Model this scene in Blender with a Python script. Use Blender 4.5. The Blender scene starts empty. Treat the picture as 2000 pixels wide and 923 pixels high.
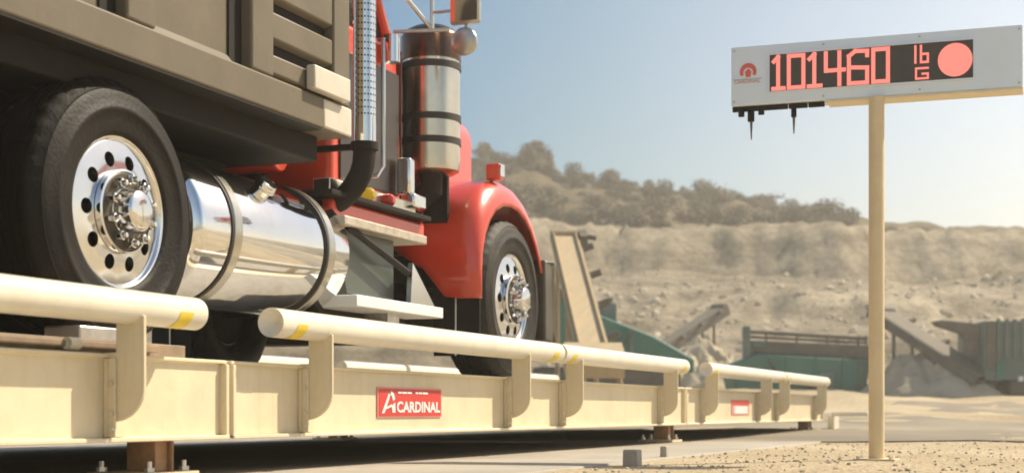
import bpy, bmesh, math, random
from mathutils import Vector, Matrix, noise
random.seed(11)
R = math.radians
S = bpy.context.scene
COL = S.collection

# ------------------------------------------------------------------ camera frame (used to lay the place out in metres)
F = 2985.0; VX = 2156.0; HY = 804.0            # focal length in photo pixels, vanishing point of the weighbridge axis
A = math.atan((VX - 1000) / F); CA, SA = math.cos(A), math.sin(A)
def yl(px, L):                                  # distance along the weighbridge of photo column px on the plane X=-L
    return L * (F / CA / (VX - px) - SA) / CA
def zl(px, py, L):
    return (HY - py) * L / (CA * (VX - px))
def cam2w(r, d, z=0.0):                         # right / depth / up  ->  world
    return Vector((r * CA - d * SA, r * SA + d * CA, z))
def Q(px, py, d):
    return cam2w((px - 1000) / F * d, d, (HY - py) / F * d)
CAMX = Matrix(((CA, -SA, 0, 0), (SA, CA, 0, 0), (0, 0, 1, 0), (0, 0, 0, 1)))   # local (right, depth, up) -> world
GZ = -0.26

# ------------------------------------------------------------------ materials
def mat(name, col, rough=0.5, metal=0.0, var=0.12, scale=6.0, bump=0.0, bscale=None, coat=0.0, col2=None, spec=0.5, dirt=None, dscale=2.5, damt=0.5, aniso=None, streak=None):
    m = bpy.data.materials.new(name); m.use_nodes = True
    nt = m.node_tree; b = nt.nodes['Principled BSDF']
    tc = nt.nodes.new('ShaderNodeTexCoord'); src = tc.outputs['Object']
    if aniso:
        mp = nt.nodes.new('ShaderNodeMapping'); mp.inputs['Scale'].default_value = aniso
        nt.links.new(src, mp.inputs[0]); src = mp.outputs[0]
    n = nt.nodes.new('ShaderNodeTexNoise'); n.inputs['Scale'].default_value = scale; n.inputs['Detail'].default_value = 8
    n.inputs['Roughness'].default_value = 0.65
    nt.links.new(src, n.inputs['Vector'])
    cr = nt.nodes.new('ShaderNodeValToRGB')
    c2 = col2 or tuple(min(1, c * (1 + var)) for c in col)
    c1 = col if col2 else tuple(c * (1 - var) for c in col)
    cr.color_ramp.elements[0].position = 0.33; cr.color_ramp.elements[1].position = 0.67
    cr.color_ramp.elements[0].color = (*c1, 1); cr.color_ramp.elements[1].color = (*c2, 1)
    nt.links.new(n.outputs['Fac'], cr.inputs[0])
    out = cr.outputs[0]
    if dirt:
        n2 = nt.nodes.new('ShaderNodeTexNoise'); n2.inputs['Scale'].default_value = dscale; n2.inputs['Detail'].default_value = 10
        n2.inputs['Roughness'].default_value = 0.7
        nt.links.new(tc.outputs['Object'], n2.inputs['Vector'])
        mr = nt.nodes.new('ShaderNodeMapRange'); mr.inputs[1].default_value = 0.48; mr.inputs[2].default_value = 0.72; mr.inputs[4].default_value = damt
        nt.links.new(n2.outputs['Fac'], mr.inputs[0])
        mx = nt.nodes.new('ShaderNodeMix'); mx.data_type = 'RGBA'
        nt.links.new(mr.outputs[0], mx.inputs[0]); nt.links.new(out, mx.inputs[6]); mx.inputs[7].default_value = (*dirt, 1)
        out = mx.outputs[2]
    if streak:                                  # rust runs and wash marks that trail down the face
        mp2 = nt.nodes.new('ShaderNodeMapping'); mp2.inputs['Scale'].default_value = (9, 9, .55); nt.links.new(tc.outputs['Object'], mp2.inputs[0])
        n3 = nt.nodes.new('ShaderNodeTexNoise'); n3.inputs['Scale'].default_value = 2.2; n3.inputs['Detail'].default_value = 9; n3.inputs['Roughness'].default_value = .7
        nt.links.new(mp2.outputs[0], n3.inputs['Vector'])
        m3 = nt.nodes.new('ShaderNodeMapRange'); m3.inputs[1].default_value = .56; m3.inputs[2].default_value = .74; m3.inputs[4].default_value = .28
        nt.links.new(n3.outputs['Fac'], m3.inputs[0])
        x3 = nt.nodes.new('ShaderNodeMix'); x3.data_type = 'RGBA'
        nt.links.new(m3.outputs[0], x3.inputs[0]); nt.links.new(out, x3.inputs[6]); x3.inputs[7].default_value = (*streak, 1); out = x3.outputs[2]
    nt.links.new(out, b.inputs['Base Color'])
    rr = nt.nodes.new('ShaderNodeMapRange'); rr.inputs[3].default_value = max(0, rough * 0.8); rr.inputs[4].default_value = min(1, rough * 1.25)
    nt.links.new(n.outputs['Fac'], rr.inputs[0]); nt.links.new(rr.outputs[0], b.inputs['Roughness'])
    b.inputs['Metallic'].default_value = metal
    b.inputs['Specular IOR Level'].default_value = spec
    b.inputs['Coat Weight'].default_value = coat; b.inputs['Coat Roughness'].default_value = 0.06
    if bump:
        nb = nt.nodes.new('ShaderNodeTexNoise'); nb.inputs['Scale'].default_value = bscale or scale * 5; nb.inputs['Detail'].default_value = 6
        nt.links.new(tc.outputs['Object'], nb.inputs['Vector'])
        bp = nt.nodes.new('ShaderNodeBump'); bp.inputs['Strength'].default_value = bump; bp.inputs['Distance'].default_value = 0.02
        nt.links.new(nb.outputs['Fac'], bp.inputs['Height']); nt.links.new(bp.outputs[0], b.inputs['Normal'])
    return m
def emit(name, col, st):
    m = bpy.data.materials.new(name); m.use_nodes = True
    b = m.node_tree.nodes['Principled BSDF']
    b.inputs['Base Color'].default_value = (*[c*.25 for c in col], 1); b.inputs['Emission Color'].default_value = (*col, 1)
    b.inputs['Emission Strength'].default_value = st; b.inputs['Roughness'].default_value = 0.4
    return m
M = {}
M['cream'] = mat('cream_paint', (.74, .635, .435), .40, var=.06, scale=3, streak=(.40, .28, .15), dirt=(.50, .38, .22), dscale=2.2, damt=.38, bump=.04, bscale=40)
M['rail'] = mat('rail_paint', (.76, .71, .58), .32, var=.05, scale=4, dirt=(.52, .42, .27), dscale=5, damt=.35, coat=.2)
M['brown_steel'] = mat('brown_primer_steel', (.40, .235, .13), .6, var=.25, scale=9, dirt=(.45, .33, .2), damt=.4)
M['deck'] = mat('deck_steel', (.30, .27, .22), .6, var=.2, scale=4, bump=.2, bscale=30)
M['galv'] = mat('galvanised_steel', (.62, .60, .56), .35, 1.0, var=.15, scale=14)
M['bolt'] = mat('zinc_bolt', (.72, .70, .66), .3, 1.0, var=.1, scale=20)
M['yellow'] = mat('yellow_tape', (.80, .60, .04), .45, var=.08)
M['red'] = mat('red_truck_paint', (.64, .052, .018), .30, var=.06, scale=2, coat=.7, dirt=(.45, .13, .07), dscale=4, damt=.22)
M['redsign'] = mat('red_sign_paint', (.62, .045, .035), .4, var=.05)
M['pinkborder'] = mat('pale_red_border', (.78, .28, .25), .4, var=.05)
M['white'] = mat('white_paint', (.80, .79, .76), .4, var=.04)
M['cab_white'] = mat('cabinet_paint', (.74, .82, .90), .4, var=.03, scale=2, dirt=(.6, .6, .58), damt=.15)
M['body'] = mat('dump_body_paint', (.150, .126, .088), .5, spec=.3, var=.12, scale=3, dirt=(.17, .138, .095), dscale=5, damt=.5, bump=.06, bscale=25)
M['bodylight'] = mat('pale_sunlit_paint', (.62, .57, .47), .4, var=.08, dirt=(.45, .38, .27), damt=.3)  # pale lamp box paint; on the sill end it paints sunlight
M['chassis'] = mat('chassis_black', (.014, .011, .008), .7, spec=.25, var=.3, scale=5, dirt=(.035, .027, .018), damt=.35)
M['tyre'] = mat('tyre_rubber', (.011, .0085, .006), .55, spec=.2, var=.3, scale=7, dirt=(.026, .020, .014), dscale=5, damt=.4, bump=.15, bscale=60)
M['tyre_front'] = mat('dusty_tyre_rubber', (.022, .018, .0135), .6, spec=.3, var=.3, scale=7, dirt=(.075, .062, .046), dscale=6, damt=.6, bump=.15, bscale=60)
M['alu'] = mat('polished_aluminium', (.82, .82, .82), .13, 1.0, var=.04, scale=6, dirt=(.45, .40, .33), dscale=6, damt=.22)
M['tank'] = mat('polished_tank', (.86, .86, .86), .07, 1.0, var=.03, scale=3, dirt=(.55, .49, .40), dscale=3, damt=.30)
M['chrome'] = mat('chrome', (.80, .79, .77), .08, 1.0, var=.04)
M['satin'] = mat('satin_stainless', (.70, .64, .54), .24, 1.0, var=.08, scale=5)
M['band'] = mat('dark_band_rubber', (.035, .028, .022), .5, var=.2)
M['strap'] = mat('strap_steel', (.60, .57, .50), .25, 1.0, var=.1)
M['grey_green'] = mat('brushed_panel', (.10, .118, .102), .3, .25, var=.08, scale=3)
M['tread'] = mat('step_tread', (.50, .44, .35), .5, .3, var=.2, scale=18, bump=.3, bscale=60)
M['amber'] = emit('amber_lens', (.85, .50, .02), .25)
M['redlens'] = mat('red_lens', (.5, .02, .015), .2, var=.1, coat=.6)
M['bumper'] = mat('bumper_shade_dark', (.075, .062, .045), .45, var=.15, dirt=(.16, .13, .09))  # dark tone paints the shaded, dark-reflecting chrome of the bumper
M['flange'] = mat('hub_reflect_dark', (.09, .075, .055), .45, .4, var=.2)  # dark brown reflection put into the hub ring's colour
M['dark_cap'] = mat('dark_reflect_steel', (.13, .075, .05), .25, 1.0, var=.1)  # dark reddish reflection put into the chrome cap's colour
M['dusty_tan'] = mat('dusty_tan_steel', (.34, .26, .16), .8, var=.2, scale=2)
M['darkpanel'] = mat('cab_shade_panel', (.035, .020, .014), .35, var=.2, coat=.3)  # dark tone painting shade and dark reflections around the cab
M['dull_plate'] = mat('dull_brown_plate', (.27, .195, .13), .6, var=.25, scale=9, dirt=(.38, .31, .22), damt=.4)
M['mirror'] = mat('mirror_glass', (.74, .74, .72), .05, 1.0, var=.02)
M['mirrorback'] = mat('mirror_shell', (.50, .48, .44), .3, .7, var=.05)
M['screen'] = mat('dark_screen', (.055, .045, .032), .35, var=.1)
M['led'] = emit('led_red', (1.0, .235, .185), .72)
M['ledglow'] = emit('led_dim_red', (.55, .05, .03), .35)
M['signred'] = mat('emblem_red', (.72, .13, .09), .4, var=.05)
M['signtext'] = mat('emblem_text', (.62, .35, .30), .4, var=.05)
M['concrete'] = mat('concrete', (.36, .32, .26), .85, var=.16, scale=1.2, dirt=(.25, .21, .16), dscale=.8, damt=.6, bump=.2, bscale=25)
M['blockconc'] = mat('grey_concrete', (.40, .36, .29), .85, var=.12, scale=8, bump=.2)
M['pole'] = mat('pole_paint', (.72, .58, .35), .45, var=.06, scale=4, dirt=(.5, .36, .2), dscale=5, damt=.35)
M['gm'] = mat('green_machine_paint', (.020, .150, .110), .5, var=.18, scale=1.5, dirt=(.14, .18, .14), dscale=1.2, damt=.4)
M['gm2'] = mat('blue_green_paint', (.10, .145, .13), .55, var=.15, scale=1.5, dirt=(.22, .2, .16), dscale=1.2, damt=.5)
M['dkmach'] = mat('dusty_dark_steel', (.105, .092, .072), .7, var=.25, scale=2, dirt=(.2, .17, .125), dscale=1.5, damt=.6)
M['belt'] = mat('dusty_belt', (.47, .36, .215), .8, var=.1, scale=2, dirt=(.36, .28, .18), dscale=1.2, damt=.5, aniso=(4, .4, .4))
M['belt_dk'] = mat('dark_belt', (.16, .135, .10), .85, var=.2, scale=3)
M['orange'] = mat('orange_cone', (.75, .16, .03), .5, var=.05)
M['bark'] = mat('bark', (.10, .075, .05), .9, var=.3)
M['stone'] = mat('pale_stone', (.47, .395, .28), .9, var=.3, scale=2.0)
M['rock'] = mat('rubble_stone', (.52, .44, .325), .9, var=.35, scale=.8)
def leafmat(name, c):
    m = mat(name, c, .75, var=.45, scale=.9)
    return m
LEAF = [leafmat('scrub_olive', (.10, .072, .030)), leafmat('scrub_dark', (.072, .053, .023)), leafmat('scrub_dry', (.20, .132, .058))]
def glassmat():
    m = bpy.data.materials.new('cab_glass'); m.use_nodes = True
    b = m.node_tree.nodes['Principled BSDF']
    b.inputs['Base Color'].default_value = (.03, .04, .04, 1); b.inputs['Roughness'].default_value = .03
    b.inputs['Alpha'].default_value = .75
    return m
M['glass'] = glassmat()

# ------------------------------------------------------------------ mesh builder
class MB:
    def __init__(s, xf=None):
        s.v = []; s.f = []; s.xf = xf
    def add(s, vs, fs):
        o = len(s.v)
        s.v += [(s.xf @ Vector(v)) if s.xf else Vector(v) for v in vs]
        s.f += [tuple(i + o for i in f) for f in fs]
        return s
    def box(s, lo, hi, rot=None, about=None):
        (a, b, c), (d, e, f) = lo, hi
        vs = [Vector(p) for p in ((a,b,c),(d,b,c),(d,e,c),(a,e,c),(a,b,f),(d,b,f),(d,e,f),(a,e,f))]
        if rot is not None:
            ce = Vector(about) if about else sum(vs, Vector()) / 8
            vs = [ce + rot @ (v - ce) for v in vs]
        return s.add(vs, [(3,2,1,0),(4,5,6,7),(0,1,5,4),(1,2,6,5),(2,3,7,6),(3,0,4,7)])
    def prism(s, pts, axis, t0, t1):            # polygon extruded along an axis (0 x: pts=(y,z); 1 y: pts=(x,z); 2 z: pts=(x,y))
        def mk(p, t):
            return [(t, p[0], p[1]), (p[0], t, p[1]), (p[0], p[1], t)][axis]
        n = len(pts)
        vs = [mk(p, t0) for p in pts] + [mk(p, t1) for p in pts]
        fs = [tuple(range(n))[::-1], tuple(range(n, 2*n))] + [(i, (i+1) % n, n + (i+1) % n, n + i) for i in range(n)]
        return s.add(vs, fs)
    def tube(s, pts, r, n=12, cap=True, dome=False):
        pts = [Vector(p) for p in pts]
        rs = r if isinstance(r, (list, tuple)) else [r] * len(pts)
        vs = []; fs = []
        up = None
        for i, p in enumerate(pts):
            t = (pts[min(i+1, len(pts)-1)] - pts[max(i-1, 0)]).normalized()
            if up is None:
                up = t.orthogonal().normalized()
            else:
                up = (up - t * up.dot(t)).normalized()
            w = t.cross(up)
            for k in range(n):
                a = 2*math.pi*k/n
                vs.append(p + (up*math.cos(a) + w*math.sin(a)) * rs[i])
        for i in range(len(pts)-1):
            for k in range(n):
                k2 = (k+1) % n
                fs.append((i*n+k, i*n+k2, (i+1)*n+k2, (i+1)*n+k))
        if cap:
            fs.append(tuple(range(n))[::-1]); fs.append(tuple(range((len(pts)-1)*n, len(pts)*n)))
        return s.add(vs, fs)
    def domed(s, p0, p1, r, n=20):              # capsule with slightly flattened ends
        p0, p1 = Vector(p0), Vector(p1); t = (p1-p0).normalized()
        pts = []; rs = []
        for k in range(7):
            a = k/6*math.pi/2
            pts.append(p0 + t * r*.75*(1-math.sin(a))); rs.append(max(.002, r*math.sin(a) if k else .002))
        for k in range(6, -1, -1):
            a = k/6*math.pi/2
            pts.append(p1 - t * r*.75*(1-math.sin(a))); rs.append(max(.002, r*math.sin(a) if k else .002))
        # rings must share one frame
        up = t.orthogonal().normalized(); w = t.cross(up); vs = []; fs = []
        for p, q in zip(pts, rs):
            for k in range(n):
                a = 2*math.pi*k/n; vs.append(p + (up*math.cos(a)+w*math.sin(a))*q)
        for i in range(len(pts)-1):
            for k in range(n):
                k2 = (k+1) % n; fs.append((i*n+k, i*n+k2, (i+1)*n+k2, (i+1)*n+k))
        fs.append(tuple(range(n))[::-1]); fs.append(tuple(range((len(pts)-1)*n, len(pts)*n)))
        return s.add(vs, fs)
    def lathe(s, prof, axis='X', n=48, c=(0,0,0), closed=False, mod=None):   # prof: (radius, along)
        c = Vector(c); vs = []; fs = []; m = len(prof)
        for k in range(n):
            a = 2*math.pi*k/n; ca, sa = math.cos(a), math.sin(a)
            for j, (r, t) in enumerate(prof):
                if mod: r = r + mod(j, k)
                vs.append(c + (Vector((t, r*ca, r*sa)) if axis == 'X' else Vector((r*ca, t, -r*sa)) if axis == 'Y' else Vector((r*ca, r*sa, t))))
        for k in range(n):
            k2 = (k+1) % n
            for j in range(m if closed else m-1):
                j2 = (j+1) % m
                fs.append((k*m+j, k2*m+j, k2*m+j2, k*m+j2))
        if not closed:
            if prof[0][0] > 1e-6: fs.append(tuple(k*m for k in range(n))[::-1])
            if prof[-1][0] > 1e-6: fs.append(tuple(k*m+m-1 for k in range(n)))
        return s.add(vs, fs)

WORLD = {}
def link(name, mb, m, parent=None, origin=None, bevel=0, smooth=35, solid=0, segs=2, kind=None):
    vs = mb.v
    lo = Vector((min(v.x for v in vs), min(v.y for v in vs), min(v.z for v in vs)))
    hi = Vector((max(v.x for v in vs), max(v.y for v in vs), max(v.z for v in vs)))
    org = Vector(origin) if origin is not None else (lo+hi)/2
    me = bpy.data.meshes.new(name)
    me.from_pydata([v-org for v in vs], [], mb.f); me.validate()
    bm = bmesh.new(); bm.from_mesh(me)
    bmesh.ops.remove_doubles(bm, verts=bm.verts, dist=1e-5)
    bmesh.ops.recalc_face_normals(bm, faces=bm.faces); bm.to_mesh(me); bm.free()
    me.materials.append(m)
    if smooth:
        for p in me.polygons: p.use_smooth = True
        me.set_sharp_from_angle(angle=R(smooth))
    o = bpy.data.objects.new(name, me); COL.objects.link(o)
    if solid:
        md = o.modifiers.new('thickness', 'SOLIDIFY'); md.thickness = solid; md.offset = -1
    if bevel:
        md = o.modifiers.new('bevel', 'BEVEL'); md.width = bevel; md.segments = segs; md.limit_method = 'ANGLE'; md.angle_limit = R(40); md.harden_normals = False
    place(o, org, parent)
    if kind: o['kind'] = kind
    return o
def place(o, org, parent):
    o.location = org - (WORLD[parent.name] if parent else Vector())
    if parent: o.parent = parent
    WORLD[o.name] = Vector(org)
def tag(o, label, cat, group=None):
    o['label'] = label; o['category'] = cat
    if group: o['group'] = group
    return o
def thing(name, label, cat, loc, group=None):
    o = bpy.data.objects.new(name, None); COL.objects.link(o); o.empty_display_size = .2
    place(o, Vector(loc), None)
    return tag(o, label, cat, group)
def dup(o, parent=None, loc=None, rz=None):
    c = o.copy(); COL.objects.link(c)
    if parent: c.parent = parent
    if loc is not None: c.location = loc
    if rz is not None: c.rotation_euler = (0, 0, rz)
    for ch in list(o.children): dup(ch, c)
    return c
def text_mb(body, size, thick, mtx, sx=1.0, bold=0.0, align='LEFT'):
    cu = bpy.data.curves.new('lettering', 'FONT'); cu.body = body; cu.size = size; cu.extrude = thick; cu.offset = bold; cu.align_x = align
    cu.resolution_u = 3
    ob = bpy.data.objects.new('lettering_tmp', cu); COL.objects.link(ob)
    bpy.context.view_layer.update()
    dg = bpy.context.evaluated_depsgraph_get(); me = ob.evaluated_get(dg).to_mesh()
    vs = [mtx @ Vector((v.co.x*sx, v.co.y, v.co.z)) for v in me.vertices]; fs = [tuple(p.vertices) for p in me.polygons]
    ob.evaluated_get(dg).to_mesh_clear()
    bpy.data.objects.remove(ob); bpy.data.curves.remove(cu)
    b = MB(); b.add(vs, fs); return b

# ================================================================== GROUND
def fbm(x, y, z=0., o=4):
    return noise.fractal(Vector((x, y, z)), 1.0, 2.0, o)
def lerp_table(t, x):
    if x <= t[0][0]: return t[0][1]
    for (a, b), (c, d) in zip(t, t[1:]):
        if x <= c: return b + (d-b)*(x-a)/(c-a)
    return t[-1][1]
def sstep(a, b, x):
    t = max(0., min(1., (x-a)/(b-a))); return t*t*(3-2*t)
def ground_z(r, d):
    z = GZ
    if d > 20: z += (d-20)*.034
    w = cam2w(r, d)
    near = sstep(-2.0, -.8, w.x) if d < 22 else 1.0           # flat beside the weighbridge
    far = sstep(14, 30, d)
    z += near*(.035*fbm(r*.5, d*.5) + .02*fbm(r*1.7, d*1.7, 3)) + far*(.22*fbm(r*.11, d*.2, 5) + .10*fbm(r*.5, d*.7, 5))
    return z
def grid(rs, ds, fn):
    mb = MB(); vs = []; n = len(rs)
    for d in ds:
        for r in rs:
            vs.append(cam2w(r, d, fn(r, d)))
    fs = [(j*n+i, j*n+i+1, (j+1)*n+i+1, (j+1)*n+i) for j in range(len(ds)-1) for i in range(n-1)]
    return mb.add(vs, fs)
def spaced(lo, hi, fine_lo, fine_hi, fine, grow=1.18):
    xs = []; x = fine_lo
    while x < fine_hi: xs.append(x); x += fine
    st = fine; x = fine_hi
    while x < hi: xs.append(x); st *= grow; x += st
    xs.append(hi); st = fine; x = fine_lo
    left = []
    while x > lo:
        st *= grow; x -= st; left.append(max(x, lo))
    return sorted(set(left)) + xs
def ground_mat():
    m = bpy.data.materials.new('gravel_ground'); m.use_nodes = True; nt = m.node_tree; b = nt.nodes['Principled BSDF']
    tc = nt.nodes.new('ShaderNodeTexCoord')
    def nz(scale, det=8, rg=.65):
        n = nt.nodes.new('ShaderNodeTexNoise'); n.inputs['Scale'].default_value = scale; n.inputs['Detail'].default_value = det; n.inputs['Roughness'].default_value = rg
        nt.links.new(tc.outputs['Object'], n.inputs['Vector']); return n
    a = nz(.35); c = nz(14, 6, .75); v = nt.nodes.new('ShaderNodeTexVoronoi'); v.inputs['Scale'].default_value = 38
    nt.links.new(tc.outputs['Object'], v.inputs['Vector'])
    r1 = nt.nodes.new('ShaderNodeValToRGB'); e = r1.color_ramp.elements
    e[0].position = .36; e[0].color = (.40, .325, .215, 1); e[1].position = .66; e[1].color = (.56, .475, .34, 1)
    nt.links.new(a.outputs['Fac'], r1.inputs[0])
    r2 = nt.nodes.new('ShaderNodeValToRGB'); e = r2.color_ramp.elements
    e[0].position = .3; e[0].color = (.66, .62, .56, 1); e[1].position = .68; e[1].color = (1.12, 1.1, 1.06, 1)
    nt.links.new(c.outputs['Fac'], r2.inputs[0])
    mx = nt.nodes.new('ShaderNodeMix'); mx.data_type = 'RGBA'; mx.blend_type = 'MULTIPLY'; mx.inputs[0].default_value = 1
    nt.links.new(r1.outputs[0], mx.inputs[6]); nt.links.new(r2.outputs[0], mx.inputs[7])
    nt.links.new(mx.outputs[2], b.inputs['Base Color']); b.inputs['Roughness'].default_value = .95; b.inputs['Specular IOR Level'].default_value = .2
    bp = nt.nodes.new('ShaderNodeBump'); bp.inputs['Strength'].default_value = .6; bp.inputs['Distance'].default_value = .02
    nt.links.new(v.outputs['Distance'], bp.inputs['Height']); nt.links.new(bp.outputs[0], b.inputs['Normal'])
    return m
M['ground'] = ground_mat()
g = grid(spaced(-140, 160, -6, 8, .16, 1.12), spaced(-60, 62, 4, 24, .2, 1.1), ground_z)
link('ground', g, M['ground'], origin=(0, 0, GZ), smooth=80, kind='structure')
# compacted haul road crossing behind the weight display
M['road'] = mat('haul_road', (.20, .165, .115), .95, var=.2, scale=.5, dirt=(.40, .33, .23), dscale=.22, damt=.85, bump=.3, bscale=20)
rd = MB(); vs = []; NR = 120
for i in range(NR+1):
    r = -10 + 70*i/NR
    for k in range(5):
        d0 = 13.4 + .8*fbm(r*.35, 1.7); d1 = 33 + 2.5*fbm(r*.2, 7.7)
        d = d0 + (d1-d0)*k/4
        vs.append(cam2w(r, d, ground_z(r, d) + .010))
rd.add(vs, [(i*5+k, (i+1)*5+k, (i+1)*5+k+1, i*5+k+1) for i in range(NR) for k in range(4)])
link('road', rd, M['road'], smooth=80, kind='structure')
# concrete slab under the weighbridge
sl = MB().prism([(-2.25, -4), (-2.25, 19.9), (-8.2, 19.9), (-8.2, -4)], 2, GZ-.3, -.25)
link('pavement', sl, M['concrete'], bevel=.01, kind='structure')

# ================================================================== QUARRY HILL
RIDGE = [(-900, 322), (600, 320), (940, 328), (1045, 334), (1100, 362), (1200, 372), (1340, 394), (1440, 405), (1560, 424), (1650, 438), (1720, 446), (2000, 462), (2600, 480)]
CLIFF = [(-900, 11.2), (950, 11.2), (1150, 10.9), (1400, 10.8), (1700, 10.85), (2000, 10.6), (2600, 10.2)]
def hill_z(r, d):
    u = 1000 + F*r/max(d, 40)
    base = ground_z(r, min(d, 62))
    d2 = d + 2.2*fbm(r*.05, 3.3) + .9*fbm(r*.3, 9.1, 0, 3)
    zr = (HY - lerp_table(RIDGE, u))/F*125
    zc = lerp_table(CLIFF, u)
    zb = 6.6 + .5*fbm(r*.06, 1.2)
    z = base
    t = max(0, min(1, (d2-57)/21)); tt = t**1.15; k3 = .5+.5*fbm(r*.04, 20.5); z += (zb-base)*(tt*(1-.6*k3) + .6*k3*(.5*sstep(.12, .26, t)+.5*sstep(.5, .68, t)))
    z += (zc-zb)*sstep(82.5, 89.5, d2)
    z += (zr-zc)*sstep(89, 126, d)
    z -= sstep(130, 190, d)*8
    rough = sstep(56, 62, d)
    z += rough*(.45*fbm(r*.16, d*.16, 2) + .16*fbm(r*.55, d*.5, 4)*(1-sstep(78, 81, d2)) + (.7*(abs(fbm(r*.16, 4.4, 6, 5))-.3)+.5*(.35-abs(fbm(r*.55, z*.5, 12, 5)))+.35*fbm(r*2.0, z*1.2, 14, 4))*sstep(81, 84, d2)*(1-sstep(89, 92, d2)))
    mound = (1-sstep(79, 82, d2))*rough                        # heaps on the talus
    z += mound*1.0*max(0, fbm(r*.13+9, d*.11, 8))
    z += .5*fbm(r*.2, d*.2, 11)*sstep(90, 95, d)
    return z
def hill_mat():
    m = bpy.data.materials.new('quarry_rock'); m.use_nodes = True; nt = m.node_tree; b = nt.nodes['Principled BSDF']
    tc = nt.nodes.new('ShaderNodeTexCoord')
    def nz(scale, det=8, rg=.65, mapping=None):
        n = nt.nodes.new('ShaderNodeTexNoise'); n.inputs['Scale'].default_value = scale; n.inputs['Detail'].default_value = det; n.inputs['Roughness'].default_value = rg
        s = tc.outputs['Object']
        if mapping:
            mp = nt.nodes.new('ShaderNodeMapping'); mp.inputs['Scale'].default_value = mapping; nt.links.new(s, mp.inputs[0]); s = mp.outputs[0]
        nt.links.new(s, n.inputs['Vector']); return n
    def ramp(n, stops):
        r = nt.nodes.new('ShaderNodeValToRGB'); e = r.color_ramp.elements
        while len(e) < len(stops): e.new(.5)
        for k, (p, c) in enumerate(stops): e[k].position = p; e[k].color = (*c, 1)
        nt.links.new(n, r.inputs[0]); return r.outputs[0]
    def mix(f, a, c, bt='MIX'):
        x = nt.nodes.new('ShaderNodeMix'); x.data_type = 'RGBA'; x.blend_type = bt
        if hasattr(f, 'links'): nt.links.new(f, x.inputs[0])
        else: x.inputs[0].default_value = f
        nt.links.new(a, x.inputs[6]); nt.links.new(c, x.inputs[7]); return x.outputs[2]
    rock = ramp(nz(.09).outputs['Fac'], [(.3, (.34, .29, .215)), (.48, (.50, .43, .32)), (.56, (.55, .475, .36)), (.7, (.64, .56, .43))])
    streak = ramp(nz(.35, 8, .7, (1, 1, .16)).outputs['Fac'], [(.3, (.55, .53, .50)), (.6, (1.12, 1.10, 1.07))])
    rock = mix(1.0, rock, streak, 'MULTIPLY')
    strata = ramp(nz(.5, 6, .7, (.12, .12, 1.5)).outputs['Fac'], [(.36, (.62, .60, .57)), (.56, (1.08, 1.07, 1.05))])
    rock = mix(.75, rock, strata, 'MULTIPLY')
    lumps = ramp(nz(1.1, 6, .8).outputs['Fac'], [(.33, (.50, .47, .43)), (.55, (1.06, 1.05, 1.03))])
    rock = mix(.8, rock, lumps, 'MULTIPLY')
    scrub = ramp(nz(.45, 8, .75).outputs['Fac'], [(.34, (.10, .075, .04)), (.5, (.21, .16, .09)), (.7, (.36, .28, .17))])
    ge = nt.nodes.new('ShaderNodeSeparateXYZ'); nt.links.new(tc.outputs['Object'], ge.inputs[0])
    n3 = nz(.10, 6)
    ad = nt.nodes.new('ShaderNodeMath'); ad.operation = 'MULTIPLY_ADD'; nt.links.new(n3.outputs['Fac'], ad.inputs[0]); ad.inputs[1].default_value = 7; nt.links.new(ge.outputs[2], ad.inputs[2])
    mr = nt.nodes.new('ShaderNodeMapRange'); mr.inputs[1].default_value = 14.5; mr.inputs[2].default_value = 16.2
    nt.links.new(ad.outputs[0], mr.inputs[0])
    nt.links.new(mix(mr.outputs[0], rock, scrub), b.inputs['Base Color'])
    b.inputs['Roughness'].default_value = .95; b.inputs['Specular IOR Level'].default_value = .15
    bp = nt.nodes.new('ShaderNodeBump'); bp.inputs['Strength'].default_value = 1.0; bp.inputs['Distance'].default_value = .6
    nt.links.new(nz(1.3, 8, .75).outputs['Fac'], bp.inputs['Height']); nt.links.new(bp.outputs[0], b.inputs['Normal'])
    return m
hr = spaced(-190, 230, -16, 56, .42, 1.08)
hd = [54 + .5*i for i in range(84)] + [96 + 1.2*i for i in range(32)] + [136, 145, 160, 185, 230]
hh = grid(hr, hd, hill_z)
link('hill', hh, hill_mat(), origin=(0, 0, 0), smooth=70, kind='structure')
# loose rock on the talus: nobody could count it
rk = MB()
ICO = bmesh.new(); bmesh.ops.create_icosphere(ICO, subdivisions=1, radius=1)
IV = [v.co.copy() for v in ICO.verts]; IF = [tuple(v.index for v in f.verts) for f in ICO.faces]; ICO.free()
def stone(mb, p, s):
    q = Matrix.Rotation(random.random()*6.28, 3, Vector((random.random()-.5, random.random()-.5, random.random()+.1)).normalized())
    k = Vector((s*random.uniform(.7, 1.4), s*random.uniform(.7, 1.3), s*random.uniform(.45, .9)))
    mb.add([p + q @ Vector((v.x*k.x*random.uniform(.75, 1.2), v.y*k.y*random.uniform(.75, 1.2), v.z*k.z*random.uniform(.75, 1.2))) for v in IV], IF)
for i in range(1700):
    d = random.uniform(56, 82); u = random.uniform(1000, 2150); r = (u-1000)/F*d
    z = hill_z(r, d)
    stone(rk, cam2w(r, d, z), random.choice([.04, .05, .07, .09, .12, .20]) * random.uniform(.7, 1.3))
o = link('rubble', rk, M['rock'], smooth=0, kind='stuff'); tag(o, 'loose pale rubble lying on the quarry slope', 'rubble')
gv = MB()
for i in range(2000):
    d = random.uniform(5.6, 15) if random.random() < .7 else random.uniform(15, 24)
    u = random.uniform(950, 2080); r = (u-1000)/F*d; w = cam2w(r, d)
    if w.x < -2.3 and w.y < 20: continue
    stone(gv, cam2w(r, d, ground_z(r, d)+.002), random.choice([.004, .005, .007, .009, .013]))
o = link('gravel', gv, M['stone'], smooth=0, kind='stuff'); tag(o, 'loose pale gravel scattered on the ground around the display pole', 'gravel')

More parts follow.
